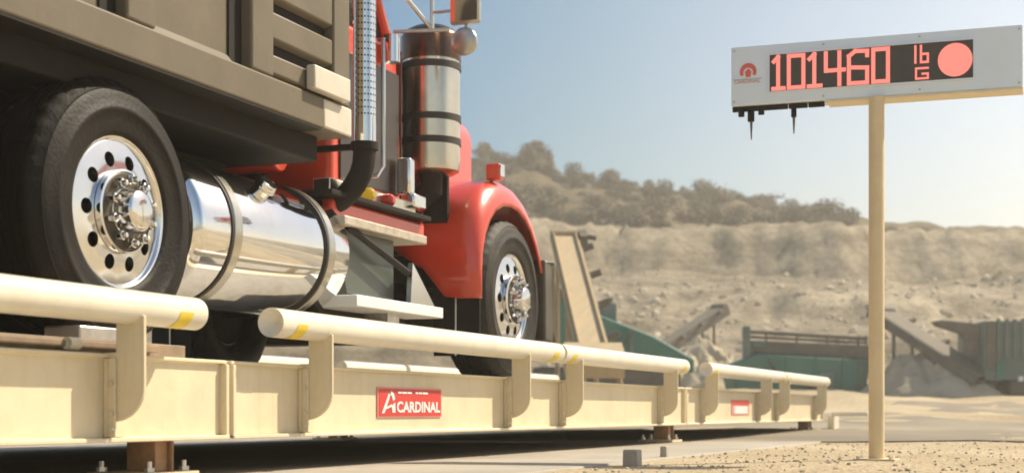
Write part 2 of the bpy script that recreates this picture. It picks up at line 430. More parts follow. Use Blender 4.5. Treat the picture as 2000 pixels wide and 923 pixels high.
# ================================================================== SCRUB TREES ON THE HILL
def crown_mb(h, w, nleaf, ls, lobes):
    mb = MB()
    cs = [(Vector((random.uniform(-.35, .35)*w, random.uniform(-.35, .35)*w, h*random.uniform(.38, .78))), random.uniform(.22, .42)*w) for _ in range(lobes)]
    for _ in range(nleaf):
        c, rad = random.choice(cs)
        v = Vector((random.gauss(0, 1), random.gauss(0, 1), random.gauss(0, .85))).normalized() * rad * random.uniform(.55, 1.12)
        p = c + v
        if p.z < .05*h: continue
        n = (v.normalized() + Vector((random.uniform(-.7, .7), random.uniform(-.7, .7), random.uniform(-.3, .9)))).normalized()
        a = n.orthogonal().normalized(); b = n.cross(a); t = random.random()*6.28
        a, b = a*math.cos(t)+b*math.sin(t), b*math.cos(t)-a*math.sin(t)
        s = ls*random.uniform(.6, 1.5)
        mb.add([p-a*s, p-b*s*.5, p+a*s, p+b*s*.6], [(0, 1, 2, 3)])
    return mb
def trunk_mb(h, w):
    mb = MB()
    mb.tube([(0, 0, -.5), (.05, 0, h*.25), (-.03, .05, h*.55)], [w*.05, w*.04, w*.02], 6)
    for k in range(4):
        a = k*1.6; mb.tube([(0, 0, h*.2), (math.cos(a)*w*.2, math.sin(a)*w*.2, h*.55)], [w*.025, w*.01], 5)
    return mb
protos = []
for k, (h, w, n, ls, lobes, mi) in enumerate([(2.6, 2.6, 900, .14, 7, 1), (2.0, 2.5, 800, .13, 6, 0), (3.3, 2.6, 1000, .15, 8, 0), (1.3, 2.0, 520, .12, 5, 2), (1.1, 1.7, 450, .11, 4, 1), (1.5, 2.3, 560, .12, 5, 0)]):
    protos.append((crown_mb(h, w, n, ls, lobes), trunk_mb(h, w), LEAF[mi], h))
LABS = {0: ('scrub_tree', 'dark rounded scrub tree standing on the crest of the quarry hill', 'tree', 'scrub trees along the hill crest'),
        1: ('scrub_tree', 'olive low spreading scrub tree on the crest of the quarry hill', 'tree', 'olive scrub trees along the hill crest'),
        2: ('scrub_tree', 'taller olive scrub tree rising above the crest of the quarry hill', 'tree', 'tall scrub trees along the hill crest'),
        3: ('bush', 'dry yellowish bush on the slope above the quarry face', 'bush', 'dry bushes above the quarry face'),
        4: ('bush', 'small dark bush on the slope above the quarry face', 'bush', 'dark bushes above the quarry face'),
        5: ('bush', 'low olive bush on the slope above the quarry face', 'bush', 'olive bushes above the quarry face')}
PR = {}
def put_tree(k, u, d, s=1.0):
    r = (u-1000)/F*d; p = cam2w(r, d, hill_z(r, d)-.15)
    nm, lab, cat, grp = LABS[k]
    if k not in PR:
        cr_, tk, lm, h = protos[k]
        t = bpy.data.objects.new(nm, None); COL.objects.link(t); WORLD[t.name] = Vector()
        tag(t, lab, cat, grp)
        link('crown', cr_, lm, t, origin=(0, 0, 0), smooth=0); link('trunk' if k < 3 else 'stem', tk, M['bark'], t, origin=(0, 0, 0))
        PR[k] = t
    else:
        t = dup(PR[k])
    t.location = p; t.rotation_euler = (0, 0, random.random()*6.28); t.scale = (s*random.uniform(.85, 1.2), s*random.uniform(.85, 1.2), s*random.uniform(.8, 1.15))
for i in range(110):
    u = 860 + 800*(i+random.uniform(-.4, .4))/110
    d = random.uniform(112, 126)
    put_tree(random.choice([0, 1, 1, 5, 4]), u, d, random.uniform(.35, .62)*(1.0 if u < 1500 else .8))
for u, s in ((945, 1.15), (965, .9), (1035, 1.25), (1050, 1.3), (1065, 1.1), (1128, .9), (1215, .85), (1275, .95), (1440, .8), (1575, .8)):
    put_tree(2 if s > 1 else 0, u, 122, s*.5)
for i in range(120):
    u = random.uniform(900, 1680); d = random.uniform(94, 121)
    if u > 1450 and d < 100: continue
    put_tree(random.choice([3, 4, 5, 4, 5, 1]), u, d, random.uniform(.4, .9))
for u, d, s in ((1738, 96, .5), (1762, 95, .4), (1790, 96, .6), (1803, 95, .45), (1848, 95, .5), (1935, 94, .4), (1985, 94, .4)):
    put_tree(random.choice([4, 5]), u, d, s)

# ================================================================== WEIGHBRIDGE
PL = 3.25                                     # outer face of the side beams
ZB, ZT = -.106, .2036
wb = thing('weighbridge', 'long cream steel weighbridge with tubular guide rails carrying the red dump truck', 'weighbridge', (-4.93, 8.6, -.25))
WXF = -4.93*2 + PL                            # far face X
mods = [(-2.6, 5.225), (5.255, 12.30), (12.33, 18.95)]
for (y0, y1) in mods:
    m = MB()
    # near and far channel beams: web + flanges, profile in (x,z)
    for sgn, xo in ((1, -PL), (-1, WXF)):
        prof = [(xo, ZB+.016), (xo+sgn*.034, ZB+.016), (xo+sgn*.034, ZB), (xo-sgn*.16, ZB), (xo-sgn*.16, ZB+.014), (xo-sgn*.012, ZB+.014),
                (xo-sgn*.012, ZT-.014), (xo-sgn*.16, ZT-.014), (xo-sgn*.16, ZT), (xo+sgn*.020, ZT), (xo+sgn*.020, ZT-.014), (xo, ZT-.014)]
        m.prism(prof, 1, y0, y1)
    b = link('deck_module', m, M['cream'], wb, bevel=.003, segs=1)
    d_ = MB().box((-PL-.161, y0+.01, ZT-.05), (WXF+.161, y1-.01, ZT-.004))
    for k in range(5):
        yy = y0+.4+(y1-y0-.8)*k/4; d_.box((-PL-.02, yy-.05, ZB+.02), (WXF+.02, yy+.05, ZT-.051))
    link('deck_plate', d_, M['deck'], b)
    for ye, dr in ((y0, 1), (y1, -1)):         # end plates of the module
        e = MB().box((-PL-.2, ye, ZB+.004), (-PL+.030, ye+dr*.022, ZT-.016)); link('end_plate', e, M['cream'], b, bevel=.003)
# raised wheel plate on the rear module
rp = MB().box((-3.40, -2.6, ZT+.002), (-3.335, 4.88, .246)).box((-6.45, -2.6, ZT+.002), (-3.42, 5.22, .264))
rp.box((-3.334, -2.6, .222), (-3.30, 4.86, .248))
link('wheel_plate', rp, M['dull_plate'], wb, bevel=.003)
cp = MB(); cp.domed((-3.29, 4.30, .235), (-3.29, 4.36, .235), .022, 12)
link('plate_stop', cp, M['rail'], wb)
gb = MB().box((-3.62, 4.6, .2645), (-3.46, 4.93, .315)); link('curb_block', gb, M['galv'], wb, bevel=.006)
# guide rails
RL = 3.15; RZ = .3635; RR = .060
def post_profile(sgn, xo):
    pts = [(xo, -.035)]
    for k in range(9):
        a = k/8*math.pi/2
        pts.append((xo + sgn*(.03 + .13*math.sin(a)), .09 - .125*math.cos(a)))
    pts += [(xo+sgn*.16, RZ-.03), (xo+sgn*.045, RZ-.03), (xo+sgn*.045, ZT+.004), (xo, ZT+.004)]
    return pts
rails = [(-.9, yl(407, 3.09), (1.0, 4.46)), (yl(512, 3.19), 8.885, (5.84, 8.27)), (8.93, yl(1348, 3.09), (9.23, 11.55)), (yl(1367, 3.2), 15.95, (12.89, 15.17)), (16.0, yl(1622, 3.09), (16.1, 18.4))]
for y0, y1, posts in rails:
    rl = link('guide_rail', MB().domed((-RL, y0, RZ), (-RL, y1, RZ), RR, 28), M['rail'], wb, smooth=50)
    for yp in posts:
        pm = MB().prism(post_profile(1, -PL), 1, yp, yp+.016)
        link('rail_post', pm, M['cream'], rl, bevel=.003)
        st = MB().box((-PL+.001, yp-.012, ZB+.018), (-PL+.020, yp+.10, ZT-.016)).box((-PL+.0205, yp-.012, ZB+.018), (-PL+.05, yp-.002, ZT-.016))
        stf = link('stiffener', st, M['cream'], rl, bevel=.002, segs=1)
        bb = MB()
        for zz in (-.06, -.005, .10):
            link('rail_bolt', MB().tube([(-PL+.038, yp-.021, zz), (-PL+.038, yp-.0121, zz)], .010, 6), M['bolt'], rl)
        pass
    for yb in (y0+.11, y1-.19):
        tb = MB(); n = 10
        vs = []; fs = []
        for k in range(n+1):
            a = R(-85 + 82*k/n)
            for yy in (yb, yb+.085):
                vs.append((-RL + (RR+.0015)*math.cos(a), yy + .02*(k/n-.5), RZ + (RR+.0015)*math.sin(a)))
        fs = [(2*k, 2*k+1, 2*k+3, 2*k+2) for k in range(n)]
        link('reflective_tape', tb.add(vs, fs), M['yellow'], rl, smooth=60)
# far side guide rails (seen under and between the near ones)
FX = WXF - .1
for y0, y1, posts in [(-.9, 5.2, (1.0, 4.5)), (5.4, yl(600, -FX), (5.9, 8.3)), (yl(668, -FX), 14.2, (10.3, 13.5)), (14.3, 18.9, (15, 18))]:
    rl = link('guide_rail', MB().domed((FX, y0, .43), (FX, y1, .43), .055, 18), M['rail'], wb, smooth=50)
    rl['label'] = 'guide rail on the far side of the deck'
    for yp in posts:
        link('rail_post', MB().prism([(WXF, -.03), (WXF-.15, .09), (WXF-.15, .41), (WXF-.045, .41), (WXF-.045, ZT+.004), (WXF, ZT+.004)], 1, yp, yp+.016), M['cream'], rl)
# load cell stands
def stand(y, L=3.42):
    s = MB().box((-L-.06, y-.06, -.225), (-L+.07, y+.035, ZB-.001)); s.box((-L+.071, y+.02, -.225), (-L+.09, y+.035, ZB-.001))
    so = link('load_cell_stand', s, M['brown_steel'], wb, bevel=.004)
    link('base_plate', MB().box((-L-.17, y-.16, -.2495), (-L+.13, y+.15, -.2255)), M['cream'], so, bevel=.004)
    for dy in (-.12, .11):
        for dx in (-.13, .085):
            b = MB().tube([(-L+dx, y+dy, -.226), (-L+dx, y+dy, -.208)], .020, 6).tube([(-L+dx, y+dy, -.208), (-L+dx, y+dy, -.185)], .010, 8)
            link('anchor_bolt', b, M['bolt'], so)
stand(4.97); stand(12.29); stand(18.7)
stand(4.97, 6.45); stand(12.29, 6.45)
# end of the bridge: cross beam, approach lip
e = MB().box((WXF, 18.955, ZB+.01), (-PL+.01, 19.0, ZT-.01)); link('end_beam', e, M['cream'], wb, bevel=.004)
e = MB().box((-3.2, 19.12, -.25), (-3.12, 19.5, -.04)).box((-3.14, 19.05, -.05), (-2.7, 19.15, .0)); o = link('guide_bollard', e, M['rail'], bevel=.01)
tag(o, 'small cream steel angle post beside the far end of the weighbridge', 'post')

# nameplates on the beam
def plate(y0, y1, z0, z1, big):
    x0 = -PL + .001
    p = link('nameplate', MB().box((x0, y0, z0), (x0+.006, y1, z1)), M['pinkborder'], wb, bevel=.001, segs=1)
    p['label'] = 'large red nameplate lettered in white' if big else 'small red and white notice plate near the far end'
    if big:
        link('plate_face', MB().box((x0+.0062, y0+.012, z0+.007), (x0+.008, y1-.012, z1-.007)), M['redsign'], p)
        rot = Matrix(((0, 0, 1), (1, 0, 0), (0, 1, 0))).to_4x4()       # text x->world y, text y->world z, out -> +x
        W, H = y1-y0, z1-z0
        def T(fy, fz): return Matrix.Translation((x0+.0085, y0+fy*W, z0+fz*H)) @ rot
        t = text_mb('CARDINAL', H*.50, .001, T(.275, .18), 1.0, .0022)
        xs = [v.y for v in t.v]; k = (.965*W + y0 - (y0+.275*W)) / (max(xs)-min(xs)); mn = min(xs)
        for v in t.v: v.y = y0+.275*W + (v.y-mn)*k
        link('lettering', t, M['white'], p, smooth=0)
        sm = MB()
        for a0, a1 in ((.29, .34), (.35, .42), (.43, .50), (.56, .60), (.61, .66), (.67, .76)):
            sm.box((x0+.0085, y0+a0*W, z0+.80*H), (x0+.0105, y0+a1*W, z0+.87*H))
        link('small_lettering', sm, M['white'], p, smooth=0)
        em = MB()                                # slanting emblem: crested head, wing and trailing tail
        def poly(pts):
            em.prism([(y0+u*W, z0+v*H) for u, v in pts], 0, x0+.0085, x0+.0105)
        poly([(.05, .14), (.085, .14), (.155, .60), (.185, .88), (.15, .80)])
        poly([(.15, .80), (.185, .88), (.225, .80), (.245, .62), (.215, .55), (.195, .72)])
        poly([(.195, .36), (.245, .50), (.25, .16), (.205, .16)])
        poly([(.115, .34), (.20, .44), (.20, .36), (.11, .27)])
        link('emblem', em, M['white'], p, smooth=0)
    else:
        link('notice_face', MB().box((x0+.0062, y0+.10, z0+.012), (x0+.008, y1-.08, z0+.58*(z1-z0))), M['white'], p)
        link('notice_header', MB().box((x0+.0062, y0+.02, z0+.64*(z1-z0)), (x0+.008, y1-.02, z1-.008)), M['redsign'], p)
plate(yl(735, PL), yl(860, PL), zl(797, 814, PL), zl(797, 757, PL), True)
plate(yl(1428, PL), yl(1462, PL), zl(1445, 809, PL), zl(1445, 780, PL), False)

# two grey blocks at the edge of the slab
for (px, w, h, lab) in ((1235, .08, .07, 'wider grey concrete stub at the slab edge in front of the weighbridge'), (1297, .04, .06, 'narrow grey concrete stub at the slab edge in front of the weighbridge')):
    L = 2.12 if w > .06 else 2.3
    y = yl(px, L)
    zg = ground_z(*( (Matrix(((CA, SA), (-SA, CA))) @ Vector((-L, y))) )) if L < 2.25 else -.25
    b = MB().prism([(-L-w/2, zg-.03), (-L+w/2, zg-.03), (-L+w/2*.9, -.25+h), (-L-w/2*.9, -.25+h)], 1, y-w/2, y+w/2)
    o = link('concrete_stub', b, M['blockconc'], bevel=.006, origin=(-L, y, -.25)); tag(o, lab, 'stub')

# ================================================================== DUMP TRUCK
tk = thing('dump_truck', 'red and tan dump truck with polished wheels standing on the weighbridge', 'truck', (-4.93, 6.5, ZT))
TX = -4.93
def mirror_x(x): return 2*TX - x
# ---- wheel (built around its own origin, facing +X)
def wheel(parent, loc, Ro, tm, width=.27):
    hs = R(36); mb = MB()
    def xprof(r): return .012 - .016*((r-.163)/.123)**2 if r > .163 else .012
    for k in range(10):
        c0 = k*hs; n = 16; circ = []; sq = []
        rc, rh = .214, .031
        for j in range(n):
            a = 2*math.pi*j/n
            dr, dt = math.cos(a), math.sin(a)
            circ.append((rc + rh*dr, c0 + rh*dt/rc))
            mm = max(abs(dr), abs(dt)); sq.append((.2245 + .0615*dr/mm, c0 + hs/2*dt/mm))
        pts = [(xprof(r), r*math.cos(t), r*math.sin(t)) for r, t in sq+circ]
        mb.add(pts, [(j, (j+1) % n, n+(j+1) % n, n+j) for j in range(n)])
        ring = [(r+(r-rc)*.012, t+(t-c0)*.012) for r, t in circ]
        mb.add([(xprof(r)-.0004, r*math.cos(t), r*math.sin(t)) for r, t in ring] + [(xprof(r)-.016, r*math.cos(t), r*math.sin(t)) for r, t in ring], [(j, (j+1) % n, n+(j+1) % n, n+j) for j in range(n)])
    w = link('wheel', mb, M['alu'], parent, origin=(0, 0, 0), smooth=40)
    WORLD[w.name] = Vector(loc); w.location = Vector(loc)-WORLD[parent.name]
    def sub(name, b, m, **k):
        o = link(name, b, m, None, origin=(0, 0, 0), **k); o.parent = w; return o
    sub('rim', MB().lathe([(.285, -.004), (.290, -.006), (.295, -.002), (.299, .006), (.305, .009), (.312, .002), (.312, -.02), (.296, -.03), (.282, -.10), (.270, -.24), (.262, -.24), (.268, -.1), (.278, -.02)], n=72, closed=True), M['alu'])
    sub('hub_flange', MB().lathe([(.10, .02), (.160, .02), (.160, .038), (.154, .043), (.10, .043)], n=48), M['flange'], bevel=.002)
    sub('flange_ring', MB().lathe([(.161, .014), (.170, .014), (.170, .040), (.161, .044)], n=48, closed=True), M['alu'])
    sub('hub', MB().lathe([(.098, .040), (.092, .046), (.086, .085), (.082, .112), (.070, .122), (.040, .127), (.0, .128)], n=48), M['chrome'], bevel=.002)
    for j in range(10):
        a = 2*math.pi*(j+.5)/10; p = (.128*math.cos(a), .128*math.sin(a))
        sub('lug_nut', MB().tube([(.0435, *p), (.082, *p)], .021, 6).tube([(.082, *p), (.100, *p)], [.015, .010], 8), M['chrome'], bevel=.002)
    W = width; s = Ro-.31
    pr = [(.298, -.004), (.312, .016), (.33, .022), (.36, .024), (.40, .034), (.405, .038), (.42, .038), (.425, .034)]
    pr += [(.31+s*.66, .030), (.31+s*.78, .016), (.31+s*.80, .018), (.31+s*.82, .012), (.31+s*.92, -.006), (Ro-.006, -.022), (Ro, -.034)]
    x = -.034
    for gx in (.16, .38, .62, .84):
        xa = -.034-(W-.05)*gx
        pr += [(Ro, xa+.007), (Ro-.016, xa+.005), (Ro-.016, xa-.005), (Ro, xa-.007)]
    xe = -.034-(W-.05)
    pr += [(Ro, xe), (Ro-.02, xe-.014), (.31+s*.6, xe-.055), (.36, xe-.05), (.30, xe-.01)]
    i0 = 12; i1 = 16
    sub('tyre', MB().lathe(pr, n=160, closed=True, mod=lambda j, k: -.007 if (12 <= j <= 15 or 30 <= j <= 32) and k % 4 == 0 else 0), tm, smooth=45)
    sub('brake_drum', MB().lathe([(0, -.03), (.25, -.03), (.26, -.05), (.26, -.22), (0, -.22)], n=32), M['chassis'])
    return w
XF = -3.68
rear = wheel(tk, (XF-.03, 5.175, .805), .54, M['tyre'], .225)
front = wheel(tk, (XF-.035, 9.56, .752), .535, M['tyre_front'], .29)
tkw = WORLD[tk.name]
dup(rear, tk, Vector((XF-.03, 3.95, .805))-tkw)
for y in (5.175, 3.95):
    dup(rear, tk, Vector((mirror_x(XF-.03), y, .805))-tkw, math.pi)
    dup(rear, tk, Vector((XF-.03-.34, y, .805))-tkw); dup(rear, tk, Vector((mirror_x(XF-.03-.34), y, .805))-tkw, math.pi)
dup(front, tk, Vector((mirror_x(XF-.035), 9.56, .752))-tkw, math.pi)
# ---- chassis
c = MB()
for x in (-4.55, -5.39): c.box((x, 1.6, .80), (x+.08, 10.3, 1.10))
for y in (2.4, 3.4, 4.5, 6.0, 7.2, 8.6, 10.0): c.box((-5.31, y, .86), (-4.55, y+.1, 1.04))
link('chassis_frame', c, M['chassis'], tk, bevel=.005)
c = MB().box((-5.62, 2.4, 1.101), (-4.24, 6.85, 1.405)).box((-6.1, 2.4, 1.28), (-3.76, 6.95, 1.4085)); link('body_subframe', c, M['chassis'], tk, bevel=.01)
for y, z in ((5.175, .805), (3.95, .805), (9.56, .752)):
    a = MB().tube([(-5.9, y, z), (-3.95, y, z)], .075, 14)
    if y < 6: a.lathe([(.0, -.19), (.12, -.17), (.2, -.08), (.22, 0), (.2, .08), (.12, .17), (0, .19)], 'Y', 24, (TX, y, z))
    link('axle', a, M['chassis'], tk)
link('suspension_beam', MB().box((-4.75, 3.5, .9), (-4.56, 5.5, 1.05)).box((-5.3, 3.5, .9), (-5.11, 5.5, 1.05)), M['chassis'], tk, bevel=.02)
link('gearbox', MB().box((-5.15, 7.2, .62), (-4.7, 9.9, 1.2)), M['chassis'], tk, bevel=.06)
# ---- dump body
BX = -3.62; BF = 7.05; BR = 1.6; BT = 3.0
zr0, zr1 = 1.408, 1.564
d = MB()
d.box((mirror_x(BX-.07), BR, zr1-.01), (BX-.07, BF-.02, 1.60))                       # floor
d.box((BX-.12, BR, zr1-.02), (BX-.068, BF, BT)); d.box((mirror_x(BX-.068), BR, zr1-.02), (mirror_x(BX-.12), BF, BT))   # sides
d.box((mirror_x(BX-.12), BF-.06, 1.42), (BX-.12, BF, BT+.3)); d.box((mirror_x(BX-.12), BR, 1.42), (BX-.12, BR+.05, BT))
db = link('dump_body', d, M['body'], tk, bevel=.004)
for x0, x1 in ((BX-.20, BX), (mirror_x(BX), mirror_x(BX-.20))):
    link('sill_rail', MB().prism([(x0, zr0), (x1, zr0), (x1, zr1), (x0, zr1)], 1, BR, BF), M['body'], db, bevel=.012, segs=3)
for yp in (2.27, 3.22, 4.17, 5.117, 6.07):
    for x0, x1 in ((BX-.0675, BX-.002), (mirror_x(BX-.002), mirror_x(BX-.0675))):
        link('side_post', MB().box((x0, yp, zr1+.002), (x1, yp+.20, BT)), M['body'], db, bevel=.012, segs=3)
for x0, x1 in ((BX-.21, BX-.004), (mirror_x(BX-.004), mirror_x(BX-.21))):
    link('sill_under_dark', MB().box((x0, BR, zr0-.010), (x1, BF-.31, zr0-.001)), M['chassis'], db)  # dark sheet added under the sills to darken the tank's reflection
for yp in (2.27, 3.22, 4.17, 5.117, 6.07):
    link('panel_gap_shade', MB().box((BX-.0675, yp-.105, zr1+.003), (BX-.058, yp-.001, BT)), M['chassis'], db)  # dark strips paint the shade in the gap beside each post
link('rib_gap_shade', MB().box((BX-.0675, 6.272, zr1+.003), (BX-.058, 6.871, BT)), M['chassis'], db)  # dark backing paints shade into the gaps between the ribs
link('sill_sunlit_end', MB().box((BX-.198, BF-.30, zr0+.004), (BX+.004, BF+.005, zr1-.004)), M['bodylight'], db, bevel=.012)  # sunlight on the sill's front end, painted as a paler block
ledge = MB().prism([(BX-.0675, zr1+.002), (BX-.03, zr1+.002), (BX-.0675, zr1+.045)], 1, 5.33, 5.96)
link('wash_ledge', ledge, M['body'], db)
for z0, z1 in ((1.574, 1.685), (1.738, 1.885), (1.935, 2.09), (2.14, 2.30), (2.35, 2.52)):
    link('side_rib', MB().prism([(BX-.0575, z0-.004), (BX-.012, z0+.012), (BX-.012, z1-.012), (BX-.0575, z1)], 1, 6.272, 6.87), M['body'], db, bevel=.008)
link('corner_post', MB().box((BX-.0675, 6.872, zr1+.002), (BX-.006, BF-.002, BT)), M['body'], db, bevel=.01)
bxm = MB().box((BX-.005, 6.58, 1.572), (BX+.045, 6.96, 1.69)); bo = link('lamp_box', bxm, M['bodylight'], db, bevel=.008)
# ---- exhaust stack with perforated shield
SXX, SY = -3.74, yl(712, 3.74)
n, rows, z0, ph = 44, 196, 1.56, .0087
pm = MB(); rr = .062; vs = []; fs = []
for j in range(rows+1):
    for i in range(n):
        a = 2*math.pi*i/n; vs.append((SXX+rr*math.cos(a), SY+rr*math.sin(a), z0+j*ph))
for j in range(rows):
    for i in range(n):
        if not (j % 2 and (i + (j//2)*2//2) % 2 == (j//2) % 2 and (i//1 + j//2) % 2 == 0) or j < 2: fs.append((j*n+i, j*n+(i+1) % n, (j+1)*n+(i+1) % n, (j+1)*n+i))
pm.add(vs, fs)
ex = link('exhaust_stack', MB().tube([(SXX, SY, 1.42), (SXX, SY, 3.35)], .046, 24), M['chassis'], tk)
link('heat_shield', pm, M['chrome'], ex, smooth=60)
link('stack_collar', MB().tube([(SXX, SY, 1.435), (SXX, SY, 1.56)], .063, 28), M['chrome'], ex)
el = []
for k in range(9):
    a = k/8*math.pi/2; el.append((SXX-.28*(1-math.cos(a)), SY-.10*(1-math.cos(a)), 1.40-.30*math.sin(a)))
el += [(SXX-.45, SY-.16, 1.08), (SXX-.8, SY-.2, 1.06)]
link('exhaust_elbow', MB().tube([(SXX, SY, 1.46)] + el, .062, 20), M['chassis'], ex)
link('stack_clamp', MB().tube([(SXX, SY, 1.42), (SXX, SY, 1.46)], .075, 24).box((SXX-.3, SY-.02, 1.425), (SXX, SY+.02, 1.455)), M['chassis'], ex)
# ---- cab
cx0, cx1 = -5.88, -3.98
cb = MB().prism([(7.50, 1.19), (8.42, 1.19), (8.42, 1.60), (8.36, 2.20), (7.50, 2.20)], 0, cx0, cx1)
cab = link('cab', cb, M['red'], tk, bevel=.04, segs=3)
link('roof', MB().prism([(7.46, 2.90), (7.86, 2.88), (7.80, 2.98), (7.6, 3.03), (7.46, 3.0)], 0, cx0+.03, cx1-.03), M['red'], cab, bevel=.03)
pl = MB()
for x in (cx1-.035, cx0+.035):
    pl.tube([(x, 8.33, 2.17), (x, 8.10, 2.50), (x, 7.83, 2.93)], .032, 10); pl.box((x-.03, 7.5, 2.2), (x+.03, 7.58, 2.92))
link('pillar', pl, M['red'], cab)
link('rear_wall', MB().box((cx0+.06, 7.505, 2.19), (cx1-.06, 7.53, 2.92)), M['red'], cab)
link('windshield', MB().add([(cx0+.07, 8.335, 2.19), (cx1-.07, 8.335, 2.19), (cx1-.07, 7.84, 2.91), (cx0+.07, 7.84, 2.91)], [(0, 1, 2, 3)]), M['glass'], cab, solid=.006)
for x in (cx1-.05, cx0+.05):
    link('side_window', MB().add([(x, 7.585, 2.2), (x, 8.28, 2.2), (x, 7.82, 2.9), (x, 7.585, 2.9)], [(0, 1, 2, 3)]), M['glass'], cab, solid=.006)
link('cab_side_shade', MB().box((cx1-.01, 7.60, 1.30), (cx1+.012, 8.36, 2.03)), M['darkpanel'], cab, bevel=.006)  # added dark panel, stands in for shade on the lower cab side
gx = cx1+.09
link('grab_handle', MB().tube([(cx1, 7.98, 2.16), (gx, 7.98, 2.16), (gx, 7.98, 1.42), (gx-.02, 7.94, 1.36), (cx1, 7.92, 1.36)], .014, 10), M['chrome'], cab)
link('cowl_lamp', MB().domed((-3.92, 8.16, 2.06), (-3.92, 8.16, 2.22), .05, 16), M['chrome'], cab)
link('hinge_bracket', MB().box((-3.95, 8.28, 1.30), (-3.86, 8.36, 1.52)).box((-3.9, 8.30, 1.22), (-3.84, 8.48, 1.31)), M['chrome'], cab, bevel=.015)
link('sill', MB().box((-4.6, 7.30, 1.045), (-3.86, 8.50, 1.150)), M['red'], cab, bevel=.02)
link('sill_shelf', MB().box((-4.6, 7.18, 1.152), (-3.80, 8.46, 1.180)), M['chassis'], cab, bevel=.004)
for k, (px, m) in enumerate(((690, 'amber'), (718, 'amber'), (757, 'redlens'))):
    y = yl(px, 3.86)
    link('marker_light', MB().lathe([(0, .03), (.02, .028), (.034, .014), (.038, 0), (.038, -.03), (0, -.03)], 'X', 20, (-3.845, y, 1.222)), M[m], cab)
link('lamp_strip', MB().box((-3.98, 7.3, 1.182), (-3.876, 8.4, 1.26)), M['satin'], cab, bevel=.006)
link('air_line', MB().tube([(-4.3, 7.42, 1.5), (-4.2, 7.2, 1.42), (-4.3, 7.0, 1.35), (-4.6, 6.9, 1.3)], .02, 8), M['redlens'], cab)
link('fluid_tank', MB().tube([(-4.55, 7.25, 1.38), (-4.15, 7.25, 1.38)], .085, 20), M['red'], tk, bevel=.01)
link('valve_block', MB().box((-4.5, 7.16, 1.16), (-4.36, 7.3, 1.27)).box((-4.3, 7.18, 1.14), (-4.2, 7.28, 1.25)), M['galv'], tk, bevel=.01)
link('frame_bracket', MB().box((-4.42, 6.95, 1.36), (-4.36, 7.15, 1.52)), M['red'], tk, bevel=.01)
link('cab_rear_dark', MB().box((-5.86, 7.30, 1.10), (-4.30, 7.34, 1.62)), M['chassis'], cab, bevel=.006)  # dark plate added to darken the lower rear of the cab
# ---- hood, grille, bumper
def hsec(y, hw, zt):
    pts = [(-hw, 1.35), (-hw, zt-.2)]
    for k in range(1, 7):
        a = k/6*math.pi/2; pts.append((-hw+.2*(1-math.cos(a)), zt-.2+.2*math.sin(a)))
    pts += [(-x, z) for x, z in pts[::-1]]
    return [(TX+x, y, z) for x, z in pts]
secs = [hsec(8.40, .70, 2.24), hsec(9.4, .64, 2.20), hsec(10.40, .58, 2.17)]
h = MB(); ns = len(secs[0]); vs = [p for s_ in secs for p in s_]
h.add(vs, [(j*ns+i, j*ns+(i+1) % ns, (j+1)*ns+(i+1) % ns, (j+1)*ns+i) for j in range(2) for i in range(ns)] + [tuple(range(ns)), tuple(range(2*ns, 3*ns))[::-1]])
hood = link('hood', h, M['red'], tk, smooth=40)
link('hood_seam', MB().box((TX+.702, 8.395, 1.40), (TX+.706, 8.402, 2.0)), M['chassis'], hood)
link('hood_latch', MB().box((TX+.66, 9.0, 1.62), (TX+.70, 9.05, 1.74)), M['chrome'], hood, bevel=.006)
link('grille', MB().box((TX-.52, 10.402, 1.0), (TX+.52, 10.44, 2.0)), M['chrome'], tk, bevel=.03)
link('bumper', MB().box((mirror_x(-3.66), 10.26, .50), (-3.66, 10.31, 1.07)).box((-3.80, 10.10, .50), (-3.66, 10.26, 1.07)).box((mirror_x(-3.66), 10.10, .50), (mirror_x(-3.80), 10.26, 1.07)), M['bumper'], tk, bevel=.015)
